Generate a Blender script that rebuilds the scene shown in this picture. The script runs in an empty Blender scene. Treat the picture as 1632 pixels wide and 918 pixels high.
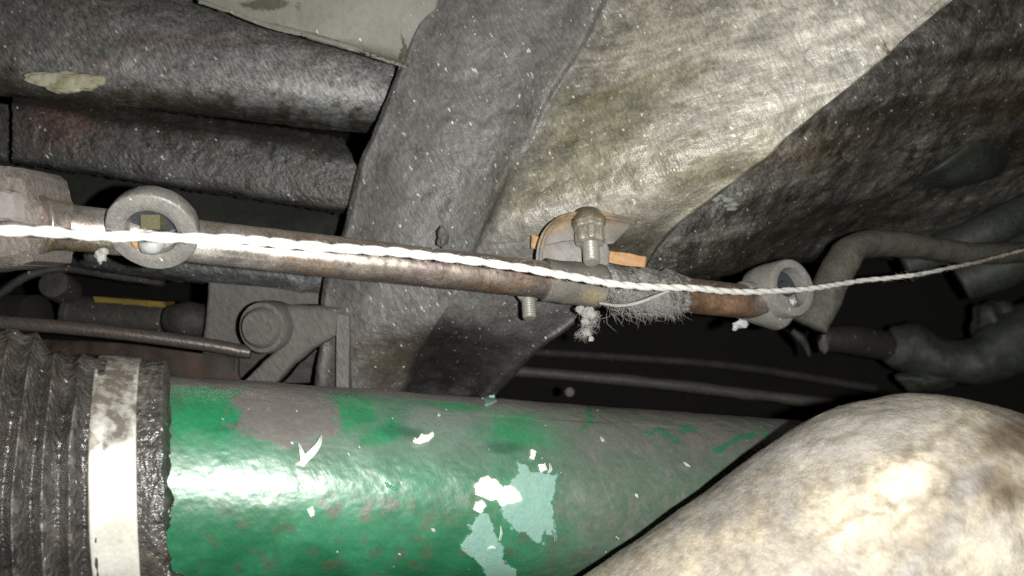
import bpy, math, random
import numpy as np
from mathutils import Vector, Matrix

random.seed(7)
S = bpy.context.scene
# ------------------------------------------------------------------ camera, world, lamp, exposure
F = 1350.0                                   # focal length in photo pixels (photo 1632 x 918)
cam_d = bpy.data.cameras.new('camera')
cam_d.sensor_width = 36.0
cam_d.lens = 36.0 * F / 1632.0
cam_d.dof.use_dof = True; cam_d.dof.focus_distance = 0.50; cam_d.dof.aperture_fstop = 9.0
cam_d.clip_start, cam_d.clip_end = 0.02, 20.0
cam = bpy.data.objects.new('camera', cam_d)
cam.rotation_euler = (math.radians(90), 0, 0)
S.collection.objects.link(cam)
S.camera = cam
W = bpy.data.worlds.new('World'); S.world = W; W.use_nodes = True
W.node_tree.nodes['Background'].inputs[0].default_value = (0.8, 0.9, 1.0, 1)
W.node_tree.nodes['Background'].inputs[1].default_value = 0.0025
ld = bpy.data.lights.new('flash_lamp', 'POINT')
ld.energy = 18.5; ld.color = (1.0, 0.99, 0.935); ld.shadow_soft_size = 0.0035
lo = bpy.data.objects.new('flash_lamp', ld); lo.location = (0.034, 0.0, -0.001)
S.collection.objects.link(lo)
S.view_settings.view_transform = 'Standard'; S.view_settings.look = 'None'
S.view_settings.exposure = 0.0; S.view_settings.gamma = 1.0
S.cycles.use_denoising = False
S.cycles.max_bounces = 6

# ------------------------------------------------------------------ helpers
def P(px, py, d):
    return Vector(((px - 816.0) / F * d, d, -(py - 459.0) / F * d))

def to_px(V):
    V = np.asarray(V)
    return 816.0 + F * V[:, 0] / V[:, 1], 459.0 - F * V[:, 2] / V[:, 1]

def _hash(ix, iy, iz, seed):
    n = (ix.astype(np.int64) * 374761393 + iy.astype(np.int64) * 668265263 + iz.astype(np.int64) * 2147483647 + seed * 974634777) & 0xffffffff
    n = ((n ^ (n >> 13)) * 1274126177) & 0xffffffff
    n = ((n ^ (n >> 16)) * 2246822519) & 0xffffffff
    return ((n ^ (n >> 15)) & 0xffffff) / float(0xffffff)

def vnoise(x, y, z=0.0, seed=0):
    x = np.asarray(x, float); y = np.asarray(y, float); z = np.asarray(z, float) + 0 * x
    fx, fy, fz = np.floor(x), np.floor(y), np.floor(z)
    tx, ty, tz = x - fx, y - fy, z - fz
    tx, ty, tz = [t * t * (3 - 2 * t) for t in (tx, ty, tz)]
    r = 0
    for i in (0, 1):
        for j in (0, 1):
            for k in (0, 1):
                w = (tx if i else 1 - tx) * (ty if j else 1 - ty) * (tz if k else 1 - tz)
                r = r + w * _hash(fx + i, fy + j, fz + k, seed)
    return r                                  # 0..1

def fbm(x, y, z=0.0, oct=4, seed=0):
    a, s, r = 0.5, 1.0, 0
    for o in range(oct):
        r = r + a * vnoise(np.asarray(x) * s, np.asarray(y) * s, np.asarray(z) * s, seed + o)
        a *= 0.5; s *= 2.03
    return r / (1 - 0.5 ** oct)

def smooth(a, b, x):
    t = np.clip((x - a) / (b - a), 0, 1)
    return t * t * (3 - 2 * t)

def ell(px, py, cx, cy, rx, ry, soft=0.35, rot=0.0):
    c, s = math.cos(math.radians(rot)), math.sin(math.radians(rot))
    wa = .75 * min(rx, ry)
    px, py = px + wa * (fbm(px * .045, py * .045, cx * .1, 4, 201) - .5) * 2, py + wa * (fbm(px * .045, py * .045, cy * .1, 4, 202) - .5) * 2
    dx, dy = px - cx, py - cy
    u, v = (dx * c + dy * s) / rx, (-dx * s + dy * c) / ry
    return 1 - smooth(1 - soft, 1 + soft, np.sqrt(u * u + v * v))

def seg(px, py, pts, w, soft=0.6):
    """mask of a polyline of half width w (pixels)"""
    best = np.full(np.shape(px), 1e9)
    px, py = px + 2.6 * w * (fbm(px * .06, py * .06, w, 4, 203) - .5) * 2, py + 2.6 * w * (fbm(px * .06, py * .06, w + 5, 4, 204) - .5) * 2
    for (x0, y0), (x1, y1) in zip(pts[:-1], pts[1:]):
        dx, dy = x1 - x0, y1 - y0
        t = np.clip(((px - x0) * dx + (py - y0) * dy) / (dx * dx + dy * dy), 0, 1)
        best = np.minimum(best, np.hypot(px - x0 - t * dx, py - y0 - t * dy))
    return 1 - smooth(w * (1 - soft), w * (1 + soft), best)

def mixc(a, b, t):
    t = np.asarray(t)[:, None]
    return a * (1 - t) + np.asarray(b, float)[None, :] * t

def tag(o, label=None, cat=None, group=None, kind=None):
    for k, v in (('label', label), ('category', cat), ('group', group), ('kind', kind)):
        if v: o[k] = v
    return o

def thing(name, loc, label, cat, group=None):
    o = bpy.data.objects.new(name, None)
    o.empty_display_size = 0.01; o.location = loc
    S.collection.objects.link(o)
    return tag(o, label, cat, group)

def build(name, V, Fc, mat, parent=None, origin=None, rough=(), col=None, shade=True, label=None, sharp=None):
    """V world points (n,3) -> mesh object whose local space sits at its thing's base"""
    V = np.array([tuple(v) for v in V], float) if not isinstance(V, np.ndarray) else V.copy()
    if rough:
        N = vnormals(V, Fc)
        off = 0
        for amp, sc, sd in rough:
            off = off + amp * (2 * fbm(V[:, 0] * sc, V[:, 1] * sc, V[:, 2] * sc, 3, sd) - 1)
        V = V + N * off[:, None]
    px, py = to_px(V)
    base = Vector((0, 0, 0))
    if parent is not None:
        q = parent
        while q is not None:
            base = base + q.location; q = q.parent
    elif origin is not None:
        base = Vector(origin)
    elif True:
        base = Vector(V.mean(axis=0))
    me = bpy.data.meshes.new(name)
    me.from_pydata((V - np.array(base)[None, :]).tolist(), [], [tuple(f) for f in Fc])
    if shade:
        me.polygons.foreach_set('use_smooth', [True] * len(me.polygons))
    if col is not None:
        c, dirt = col(px, py, V)
        n = len(V)
        dirt = np.broadcast_to(dirt, (n,))
        a = me.color_attributes.new('Col', 'FLOAT_COLOR', 'POINT')
        buf = np.zeros((n, 4)); buf[:, :c.shape[1]] = np.clip(c, 0, 1)
        a.data.foreach_set('color', buf.ravel())
        b = me.attributes.new('Dirt', 'FLOAT', 'POINT')
        b.data.foreach_set('value', np.ascontiguousarray(np.clip(dirt, 0, 1), dtype=float))
    me.materials.append(mat); me.update()
    if sharp is None: sharp = len(Fc) < 6000 and name in SHARP
    if sharp: me.set_sharp_from_angle(angle=math.radians(38))
    o = bpy.data.objects.new(name, me)
    S.collection.objects.link(o)
    if parent is None:
        o.location = base
    else:
        o.parent = parent
    if label: o['label'] = label
    return o

SHARP = {'eye_ring', 'bushing', 'joint_boss', 'dusty_cap', 'hex_head', 'flange_nut', 'lower_nut', 'threaded_stud', 'lower_stud', 'round_plug', 'knuckle_boss'}
def vnormals(V, Fc):
    Fa = [f for f in Fc if len(f) >= 3]
    i0 = np.array([f[0] for f in Fa]); i1 = np.array([f[1] for f in Fa]); i2 = np.array([f[2] for f in Fa]); i3 = np.array([f[3] if len(f) > 3 else f[0] for f in Fa])
    n = np.cross(V[i2] - V[i0], V[i3] - V[i1]) if True else None
    tri = (i3 == i0)
    n[tri] = np.cross(V[i1[tri]] - V[i0[tri]], V[i2[tri]] - V[i0[tri]])
    N = np.zeros_like(V)
    for i in (i0, i1, i2, i3):
        np.add.at(N, i, n)
    return N / (np.linalg.norm(N, axis=1)[:, None] + 1e-12)

def catmull(C, n):
    """C (k, ...) control values -> n samples"""
    C = np.asarray(C, float); k = len(C)
    E = np.concatenate([[2 * C[0] - C[1]], C, [2 * C[-1] - C[-2]]])
    t = np.linspace(0, k - 1, n); i = np.minimum(t.astype(int), k - 2); f = t - i
    f = f.reshape((-1,) + (1,) * (C.ndim - 1))
    p0, p1, p2, p3 = E[i], E[i + 1], E[i + 2], E[i + 3]
    return 0.5 * (2 * p1 + (p2 - p0) * f + (2 * p0 - 5 * p1 + 4 * p2 - p3) * f * f + (3 * p1 - p0 - 3 * p2 + p3) * f ** 3)

def lin(C, n):
    C = np.asarray(C, float); k = len(C)
    t = np.linspace(0, k - 1, n); i = np.minimum(t.astype(int), k - 2); f = (t - i).reshape((-1,) + (1,) * (C.ndim - 1))
    return C[i] * (1 - f) + C[i + 1] * f

def surf(name, rows, nu, nv, thick, mat, parent=None, rough=(), col=None, interp=catmull, label=None, edge=0.0, seed=0):
    """shell given by a control grid of (px, py, depth); it gets a back face and side walls"""
    G = interp(np.asarray(rows, float), nv)                  # nv x k x 3
    G = np.transpose(interp(np.transpose(G, (1, 0, 2)), nu), (1, 0, 2))   # nv x nu x 3
    if edge:
        j = np.arange(nv); m = np.minimum(np.arange(nu), nu - 1 - np.arange(nu)) / (nu * 0.06)
        wob = (fbm(j * 0.35, 0 * j, seed, 3, 5) - .5) * 2 * edge
        wob2 = (fbm(np.arange(nu) * 0.35, 0 * np.arange(nu), seed + 3, 3, 9) - .5) * 2 * edge
        G[:, :, 0] += wob[:, None] * np.clip(1 - m, 0, 1)[None, :]
        mv = np.minimum(j, nv - 1 - j) / (nv * 0.06)
        G[:, :, 1] += wob2[None, :] * np.clip(1 - mv, 0, 1)[:, None]
    d = G[:, :, 2]
    V = np.stack([(G[:, :, 0] - 816) / F * d, d, -(G[:, :, 1] - 459) / F * d], -1).reshape(-1, 3)
    idx = np.arange(nu * nv).reshape(nv, nu)
    q = np.stack([idx[:-1, :-1], idx[1:, :-1], idx[1:, 1:], idx[:-1, 1:]], -1).reshape(-1, 4)
    N = vnormals(V, q.tolist())
    if N[:, 1].mean() > 0:
        q = q[:, ::-1]; N = -N
    for amp, sc, sd in rough:
        V = V + N * (amp * (2 * fbm(V[:, 0] * sc, V[:, 1] * sc, V[:, 2] * sc, 3, sd) - 1))[:, None]
    B = V - N * thick
    n = len(V)
    per = list(idx[0, :]) + list(idx[1:, -1]) + list(idx[-1, -2::-1]) + list(idx[-2:0:-1, 0])
    faces = q.tolist() + (q[:, ::-1] + n).tolist()
    flip = N[:, 1].mean() < 0
    for a, b in zip(per, per[1:] + per[:1]):
        faces.append([a, b, b + n, a + n])
    return build(name, np.vstack([V, B]), faces, mat, parent, None, (), col, True, label)

def frames(C):
    T = np.gradient(C, axis=0); T /= np.linalg.norm(T, axis=1)[:, None]
    up = np.array([0, 0, 1.0]) if abs(T[0][2]) < 0.9 else np.array([1.0, 0, 0])
    u = np.cross(T[0], up); u /= np.linalg.norm(u); U = []
    for t in T:
        u = u - t * np.dot(u, t); u /= np.linalg.norm(u); U.append(u.copy())
    U = np.array(U); return T, U, np.cross(T, U)

def sweep(pts, rad, nl, ns, caps=True, smoothpath=True, squash=None, mod=None):
    """round sweep along world points; rad list; mod(t, theta)->radius factor array"""
    C = np.array([tuple(p) for p in pts], float)
    if len(C) == 2: C = lin(C, nl)
    else: C = catmull(C, nl) if smoothpath else lin(C, nl)
    R = lin(np.asarray(rad, float)[:, None], nl)[:, 0] if hasattr(rad, '__len__') else np.full(nl, rad)
    T, U, B = frames(C)
    th = np.linspace(0, 2 * np.pi, ns, endpoint=False)
    t = np.linspace(0, 1, nl)
    RR = R[:, None] * np.ones(ns)[None, :]
    if mod is not None: RR = RR * mod(t[:, None] + 0 * th[None, :], th[None, :] + 0 * t[:, None])
    cu, cb = np.cos(th), np.sin(th)
    if squash: cb = cb * squash
    V = C[:, None, :] + RR[:, :, None] * (cu[None, :, None] * U[:, None, :] + cb[None, :, None] * B[:, None, :])
    V = V.reshape(-1, 3)
    faces = []
    for i in range(nl - 1):
        a = i * ns
        for j in range(ns):
            k = (j + 1) % ns
            faces.append([a + j, a + k, a + ns + k, a + ns + j])
    if caps:
        V = np.vstack([V, C[0], C[-1]]); c0, c1 = len(V) - 2, len(V) - 1
        for j in range(ns):
            k = (j + 1) % ns
            faces.append([c0, k, j]); faces.append([c1, (nl - 1) * ns + j, (nl - 1) * ns + k])
    return V, faces

def lathe(base, axis, prof, ns=48, closed=False, sides=None, up=(0.3, 0.1, 1), ridges=0):
    """prof: list of (r, h) along axis. closed = ring profile. sides: polygonal (hex)"""
    a = Vector(axis).normalized(); u = Vector(up); u = (u - a * u.dot(a)).normalized(); w = a.cross(u)
    V = []; faces = []; base = Vector(base)
    for r, h in prof:
        for j in range(ns):
            t = 2 * math.pi * j / ns; rr = r
            if sides:
                m = (t % (2 * math.pi / sides)) - math.pi / sides
                rr = r * math.cos(math.pi / sides) / math.cos(m)
            if ridges: rr = r * (1 + .055 * max(-1, min(1, 2.2 * math.cos(ridges * t))))
            V.append(base + a * h + (u * math.cos(t) + w * math.sin(t)) * rr)
    n = len(prof)
    for i in range(n if closed else n - 1):
        i2 = (i + 1) % n
        for j in range(ns):
            k = (j + 1) % ns
            faces.append([i * ns + j, i * ns + k, i2 * ns + k, i2 * ns + j])
    if not closed:
        for i, rev in ((0, True), (n - 1, False)):
            if prof[i][0] > 1e-6:
                V.append(base + a * prof[i][1]); c = len(V) - 1
                for j in range(ns):
                    k = (j + 1) % ns
                    faces.append([c, i * ns + k, i * ns + j] if rev else [c, i * ns + j, i * ns + k])
    return np.array([tuple(v) for v in V]), faces

def join(*parts):
    V = []; Fc = []; n = 0
    for v, f in parts:
        v = np.asarray([tuple(p) for p in v], float)
        V.append(v); Fc += [[i + n for i in q] for q in f]; n += len(v)
    return np.vstack(V), Fc

def prism(poly, d0, d1, bev=0.0012, sub=6):
    """polygon in photo pixels at depth d0 extruded back to d1, softened front edge; poly items (px,py[,depth offset])"""
    pts = []
    n = len(poly)
    for i in range(n):
        a, b = poly[i], poly[(i + 1) % n]
        for k in range(sub):
            t = k / sub
            pts.append([a[m] * (1 - t) + b[m] * t for m in (0, 1)] + [(a[2] if len(a) > 2 else 0) * (1 - t) + (b[2] if len(b) > 2 else 0) * t])
    pts = np.array(pts); c = pts.mean(0); m = len(pts)
    V = []; Fc = []
    ring = [(0.0, d0, -0.5), (0.55, d0, -0.5), (None, d0, 0), ('e', d0 + bev, 0), ('e', d1, 0), (0.0, d1, 0)]
    V.append(P(c[0], c[1], d0)); 
    inner = []
    bpx = bev / d0 * F
    for kind in ('i', 'b', 'e', 'k'):
        row = []
        for p in pts:
            v = np.array([p[0] - c[0], p[1] - c[1]]); L = np.hypot(*v) + 1e-9
            if kind == 'i': q = c[:2] + v * 0.5; d = d0 + p[2] * 0.5
            elif kind == 'b': q = c[:2] + v * (1 - bpx / L); d = d0 + p[2]
            elif kind == 'e': q = p[:2]; d = d0 + p[2] + bev
            else: q = p[:2]; d = d1 + p[2]
            if kind == 'k':
                w = P(q[0], q[1], d0 + p[2] + bev); row.append(Vector((w.x, d, w.z)))
            else:
                row.append(P(q[0], q[1], d))
        inner.append(len(V)); V += row
    w = P(c[0], c[1], d0); V.append(Vector((w.x, d1, w.z))); last = len(V) - 1
    for j in range(m):
        k = (j + 1) % m
        Fc.append([0, inner[0] + j, inner[0] + k])
        for a, b in zip(inner[:-1], inner[1:]):
            Fc.append([a + j, b + j, b + k, a + k])
        Fc.append([last, inner[-1] + k, inner[-1] + j])
    return np.array([tuple(v) for v in V]), Fc

def lump(c, r, seed, n=14, squash=(1, 1, 1), amp=0.45):
    th = np.linspace(0, np.pi, n); ph = np.linspace(0, 2 * np.pi, 2 * n, endpoint=False)
    V = []
    for t in th:
        for p in ph:
            V.append((math.sin(t) * math.cos(p), math.sin(t) * math.sin(p), math.cos(t)))
    V = np.array(V); f = 1 + amp * (2 * fbm(V[:, 0] * 1.7 + seed, V[:, 1] * 1.7, V[:, 2] * 1.7, 3, seed) - 1) * 1.6
    V = V * f[:, None] * r * np.array(squash)[None, :] + np.array(c)[None, :]
    Fc = []
    m = 2 * n
    for i in range(n - 1):
        for j in range(m):
            Fc.append([i * m + j, (i + 1) * m + j, (i + 1) * m + (j + 1) % m, i * m + (j + 1) % m])
    return V, Fc

def inpoly(x, y, poly):
    x = np.asarray(x); y = np.asarray(y); r = np.zeros(x.shape, bool); n = len(poly); j = n - 1
    for i in range(n):
        xi, yi = poly[i][:2]; xj, yj = poly[j][:2]
        c = ((yi > y) != (yj > y)) & (x < (xj - xi) * (y - yi) / (yj - yi + 1e-12) + xi)
        r ^= c; j = i
    return r

# ------------------------------------------------------------------ materials
def mat(name, col=(.2, .2, .2), col2=None, dirtc=(.16, .145, .13), rough=.6, rough2=None, metal=0.0, attr=False,
        var=0.35, vscale=60, bump=0.5, bscale=900, bdist=0.0006, big=0.0, bigscale=90, streak=0.0, speck=0.0,
        dirtrough=.75, coat=0.0, coatrough=.2, speccol=(.75, .74, .7), spec=0.5, dscale=220, wet=0.0, wetscale=120, dsoft=0.0, flow=0.0):
    m = bpy.data.materials.new(name); m.use_nodes = True
    nt = m.node_tree; N = nt.nodes; L = nt.links; b = N['Principled BSDF']
    def node(t, **k):
        n = N.new(t)
        for a, v in k.items(): setattr(n, a, v)
        return n
    def math_(op, a, bb, cl=False):
        n = node('ShaderNodeMath', operation=op); n.use_clamp = cl
        for i, v in enumerate((a, bb)):
            if isinstance(v, (int, float)): n.inputs[i].default_value = v
            elif v is not None: L.new(v, n.inputs[i])
        return n.outputs[0]
    def noise(vec, sc, det=4, ro=.55):
        n = node('ShaderNodeTexNoise'); n.inputs['Scale'].default_value = sc; n.inputs['Detail'].default_value = det
        n.inputs['Roughness'].default_value = ro; L.new(vec, n.inputs['Vector']); return n.outputs['Fac']
    def ramp(v, a, bb, o0=0.0, o1=1.0):
        n = node('ShaderNodeMapRange'); n.inputs[1].default_value = a; n.inputs[2].default_value = bb
        n.inputs[3].default_value = o0; n.inputs[4].default_value = o1; L.new(v, n.inputs[0]); return n.outputs[0]
    def mix(f, a, bb, bt='MIX'):
        n = node('ShaderNodeMix', data_type='RGBA', blend_type=bt)
        if isinstance(f, float): n.inputs[0].default_value = f
        else: L.new(f, n.inputs[0])
        for i, v in ((6, a), (7, bb)):
            if isinstance(v, tuple): n.inputs[i].default_value = (*v, 1)
            else: L.new(v, n.inputs[i])
        return n.outputs[2]
    tc = node('ShaderNodeTexCoord').outputs['Object']
    r1 = node('ShaderNodeMapping'); r1.inputs['Rotation'].default_value = (0, math.radians(29), 0); L.new(tc, r1.inputs[0])
    r2 = node('ShaderNodeMapping'); r2.inputs['Scale'].default_value = (620, 620, 150); L.new(r1.outputs[0], r2.inputs[0])
    st = noise(r2.outputs[0], 1.0, 2, .5)
    r3 = node('ShaderNodeMapping'); r3.inputs['Scale'].default_value = (420, 420, 120); L.new(r1.outputs[0], r3.inputs[0])
    st2 = noise(r3.outputs[0], 1.0, 1, .5)
    nb = noise(tc, vscale, 6, .62)
    nf = noise(tc, bscale, 3, .6)
    nm = noise(tc, bigscale, 3, .6)
    dirtf = None
    if attr:
        at = node('ShaderNodeAttribute', attribute_name='Col'); base = at.outputs['Color']
        ad = node('ShaderNodeAttribute', attribute_name='Dirt').outputs['Fac']
        dn = noise(tc, dscale, 6, .7)
        dirtf = ramp(math_('ADD', ad, math_('MULTIPLY', math_('SUBTRACT', dn, .5), 1.5)), .42 - dsoft * .3, .60 + dsoft)
        base = mix(dirtf, base, dirtc)
    else:
        base = mix(ramp(nb, .38, .62), col, col2 or tuple(c * .6 for c in col))
    fl = fw = None
    if flow:
        f1 = node('ShaderNodeMapping'); f1.inputs['Rotation'].default_value = (0, math.radians(13), 0); L.new(tc, f1.inputs[0])
        f2 = node('ShaderNodeMapping'); f2.inputs['Scale'].default_value = (15, 26, 52); L.new(f1.outputs[0], f2.inputs[0])
        fl = noise(f2.outputs[0], 1.0, 5, .55); fl.node.inputs['Distortion'].default_value = 1.6
        fw = math_('MULTIPLY', at.outputs['Alpha'], flow)
    # uneven tone
    tone = math_('MULTIPLY', ramp(nb, .3, .7, 1 - var, 1 + var), ramp(nf, .3, .7, 1 - var * .7, 1 + var * .7))
    if streak: tone = math_('MULTIPLY', tone, ramp(st, .3, .72, 1 - streak, 1 + streak * 1.3))
    if flow: tone = math_('MULTIPLY', tone, math_('ADD', 1.0, math_('MULTIPLY', fw, ramp(fl, .3, .7, -.42, .42))))
    tn = node('ShaderNodeCombineColor')
    for i in range(3): L.new(tone, tn.inputs[i])
    base = mix(1.0, base, tn.outputs[0], 'MULTIPLY')
    rr = ramp(nb, .3, .7, rough, rough2 if rough2 is not None else min(1, rough + .15))
    if dirtf is not None: rr = math_('ADD', math_('MULTIPLY', rr, math_('SUBTRACT', 1.0, dirtf)), math_('MULTIPLY', dirtf, dirtrough))
    if speck:
        sp = ramp(st2, .765 - .05 * speck, .80 - .05 * speck)
        sp = math_('MULTIPLY', sp, ramp(noise(tc, 300, 1), .5, .6))
        base = mix(sp, base, speccol)  # streaky glints painted into the base colour as pale flecks
        rr = math_('MULTIPLY', rr, ramp(sp, 0, 1, 1, .35))
    L.new(base, b.inputs['Base Color']); L.new(rr, b.inputs['Roughness'])
    b.inputs['Metallic'].default_value = metal
    if metal and dirtf is not None: L.new(math_('MULTIPLY', math_('SUBTRACT', 1.0, dirtf), metal), b.inputs['Metallic'])
    b.inputs['Specular IOR Level'].default_value = spec
    if coat:
        b.inputs['Coat Roughness'].default_value = coatrough
        if wet: L.new(math_('MULTIPLY', ramp(noise(tc, wetscale, 4), .5, .62), coat), b.inputs['Coat Weight'])
        else: b.inputs['Coat Weight'].default_value = coat
        if flow: L.new(math_('ADD', .25, math_('MULTIPLY', fw, ramp(fl, .40, .60, 0.1, 1.0)), True), b.inputs['Coat Weight'])
    h = math_('MULTIPLY', nf, .6)
    if streak or speck: h = math_('ADD', h, math_('MULTIPLY', st, .6))
    if big: h = math_('ADD', h, math_('MULTIPLY', nm, big))
    if dirtf is not None: h = math_('ADD', h, math_('MULTIPLY', dirtf, .5))
    if flow: h = math_('ADD', h, math_('MULTIPLY', math_('MULTIPLY', fw, fl), 2.6))
    bp = node('ShaderNodeBump'); bp.inputs['Strength'].default_value = bump; bp.inputs['Distance'].default_value = bdist
    L.new(h, bp.inputs['Height']); L.new(bp.outputs[0], b.inputs['Normal'])
    if coat: L.new(bp.outputs[0], b.inputs['Coat Normal'])
    return m

M_cross = mat('oily_dusty_steel', attr=True, dirtc=(.10, .085, .05), rough=.5, rough2=.75, var=.26, bump=.8, bdist=.0006, streak=.28, speck=1.5, coat=.75, coatrough=.27, flow=1.0, big=1.0, bigscale=190, spec=.8, dirtrough=.45, dscale=60)
M_beam = mat('gritty_underseal', attr=True, dirtc=(.05, .043, .03), rough=.45, rough2=.6, var=.35, bump=.9, bdist=.0008, spec=.8, streak=.5, speck=1.0, coat=.3, coatrough=.3, big=1.2, bigscale=200, dscale=70)
M_panel = mat('grey_painted_panel', attr=True, dirtc=(.08, .075, .05), rough=.5, var=.08, bump=.25, streak=.08, speck=.6, dscale=120)
M_darkgrease = mat('black_grease', attr=True, flow=1.0, dirtc=(.02, .018, .01), rough=.5, rough2=.7, var=.4, bump=.9, bdist=.001, streak=.45, speck=.9, big=1.6, bigscale=110, coat=.15, coatrough=.35, dscale=80)
M_void = mat('near_black_floor_pan', col=(.012, .011, .010), rough=.9, bump=.6, var=.5, bscale=300)  # even near-black base colour
M_green = mat('green_gloss_paint', attr=True, dirtc=(.135, .125, .115), rough=.40, rough2=.5, spec=.8, var=.12, vscale=50, bump=.3, bdist=.0005, bscale=500, big=1.2, bigscale=110, streak=.06, speck=.25, dirtrough=.52, dsoft=.22, dscale=140, coat=1.0, coatrough=.39)
M_teal = mat('pale_teal_primer', col=(.22, .36, .31), col2=(.15, .29, .24), rough=.45, bump=.5, bdist=.0005, bscale=600, var=.15)
M_filler = mat('white_filler', col=(.80, .76, .68), col2=(.7, .58, .5), rough=.5, bump=.6, var=.1)
M_flake = mat('curled_paint_flake', col=(.82, .84, .80), col2=(.72, .78, .72), rough=.35, bump=.3, var=.05)
M_greenchip = mat('thick_green_chip', col=(.03, .25, .13), rough=.3, bump=.4, var=.15)
M_cream = mat('cream_heat_wrap', attr=True, dirtc=(.20, .165, .115), rough=.62, rough2=.8, var=.2, vscale=70, bump=.9, bdist=.0008, bscale=850, big=1.0, bigscale=160, dirtrough=.7, dscale=260, dsoft=.35, spec=.5)
M_boot = mat('greasy_rubber_boot', attr=True, dirtc=(.13, .115, .095), rough=.28, rough2=.42, var=.4, bump=1.0, bdist=.0008, bscale=420, streak=.15, speck=1.0, coat=1.0, coatrough=.25, big=2.6, bigscale=260, dirtrough=.6, dscale=140, dsoft=.2)
M_band = mat('pale_clamp_steel', attr=True, dirtc=(.12, .105, .085), rough=.38, rough2=.5, var=.12, bump=.25, bscale=500, metal=.25, dsoft=.25, streak=.04, dirtrough=.6, dscale=130)
M_rod = mat('rusty_coppery_steel', attr=True, dirtc=(.10, .08, .065), rough=.30, rough2=.44, var=.28, vscale=90, bump=.3, bdist=.0003, metal=.75, coat=1.0, coatrough=.33, streak=.2, speck=.5, dirtrough=.55, dscale=140)
M_eye = mat('grey_dusted_casting', col=(.31, .30, .28), col2=(.19, .18, .165), rough=.38, var=.25, vscale=160, bump=.5, bdist=.0005, streak=.12, speck=1.0, spec=.6, coat=.3, coatrough=.3)
M_eyed = mat('darker_dusted_casting', col=(.20, .19, .18), col2=(.13, .12, .11), rough=.6, var=.25, bump=.7, bdist=.0008, streak=.25, speck=.6)
M_bush = mat('worn_bushing', col=(.13, .14, .16), col2=(.07, .075, .09), rough=.3, metal=.5, bump=.5)
M_olive = mat('olive_greased_block', col=(.17, .155, .085), col2=(.10, .09, .05), rough=.45, bump=.5)
M_white = mat('pale_plastic_cap', col=(.62, .65, .64), rough=.4, bump=.3, var=.1)
M_rust = mat('orange_rust', col=(.62, .38, .20), col2=(.42, .23, .11), rough=.7, bump=.7, var=.2, vscale=200)
M_bracket_dark = mat('brown_grease_washer', col=(.10, .085, .055), col2=(.16, .13, .08), rough=.35, bump=.6, coat=.5)
M_thread = mat('bright_zinc_thread', col=(.46, .45, .41), col2=(.32, .31, .27), rough=.3, metal=.3, coat=.6, coatrough=.15, bump=.4, var=.15)
M_nut = mat('oily_brass_nut', col=(.50, .475, .42), col2=(.24, .215, .165), rough=.25, coat=.8, coatrough=.15, metal=.2, bump=.6, bdist=.0008, var=.2, vscale=250)
M_bracket = mat('bracket_plate', attr=True, dirtc=(.13, .09, .05), rough=.55, var=.12, bump=.4, streak=.12, dirtrough=.5, dscale=200)
M_fluff = mat('grey_lint', col=(.50, .49, .47), col2=(.28, .27, .25), rough=.7, bump=.5, var=.3, vscale=300)
M_rope = mat('white_cord', attr=True, dirtc=(.2, .17, .13), rough=.55, var=.06, bump=.5, bdist=.0005, bscale=1500, dscale=500)
M_dk = mat('dusty_dark_part', col=(.05, .047, .043), col2=(.022, .02, .018), rough=.6, var=.35, bump=.7, bdist=.001, streak=.3, speck=.6)
M_grey = mat('dusty_grey_part', col=(.15, .143, .132), col2=(.115, .108, .10), rough=.75, var=.15, bump=.5, streak=.2, speck=.3)
M_green_dk = mat('dark_green_grey_casting', col=(.062, .068, .056), col2=(.022, .026, .02), rough=.5, var=.5, vscale=45, bump=.7, streak=.3)
M_yellow = mat('yellow_brown_oil', col=(.24, .17, .03), col2=(.12, .09, .03), rough=.3, bump=.6, bdist=.001)
M_lever = mat('lever_dust', col=(.125, .122, .10), col2=(.06, .058, .046), rough=.65, var=.25, bump=.6, streak=.25)
M_sealant = mat('pale_sealant', col=(.60, .58, .44), col2=(.30, .28, .18), rough=.5, bump=.8, bdist=.001, var=.2)

# ------------------------------------------------------------------ setting: underbody
bw = surf('underbody_wall', [[(-500, -400, 1.35), (816, -400, 1.25), (2100, -400, 1.35)], [(-500, 459, 1.3), (816, 459, 1.25), (2100, 459, 1.3)], [(-500, 1300, 1.35), (816, 1300, 1.25), (2100, 1300, 1.35)]],
          60, 50, .01, M_void, rough=[(.02, 9, 1)])
tag(bw, kind='structure')

# smooth grey floor panel at the top
def c_panel(px, py, V):
    c = np.tile(np.array([.20, .20, .17]), (len(px), 1))
    d = ell(px, py, 370, 12, 60, 14, .5) * .35 + ell(px, py, 430, 8, 40, 10, .5) * .6 + ell(px, py, 480, 14, 8, 12) * .5 + seg(px, py, [(642, 60), (640, 85)], 6) * .7
    return c, d
pn = surf('floor_panel', [[(60, -190, .60), (360, -170, .60), (800, -160, .60)], [(150, -100, .605), (440, -60, .605), (760, -60, .61)], [(300, -9, .61), (480, 45, .61), (700, 0, .62)], [(318, 2, .61), (510, 61, .612), (690, 70, .63)], [(324, 4, .612), (616, 92, .615), (660, 110, .64)]],
          120, 60, .0025, M_panel, rough=[(.002, 14, 3), (.0004, 300, 4)], col=c_panel, edge=2.0)
tag(pn, kind='structure')

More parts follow.
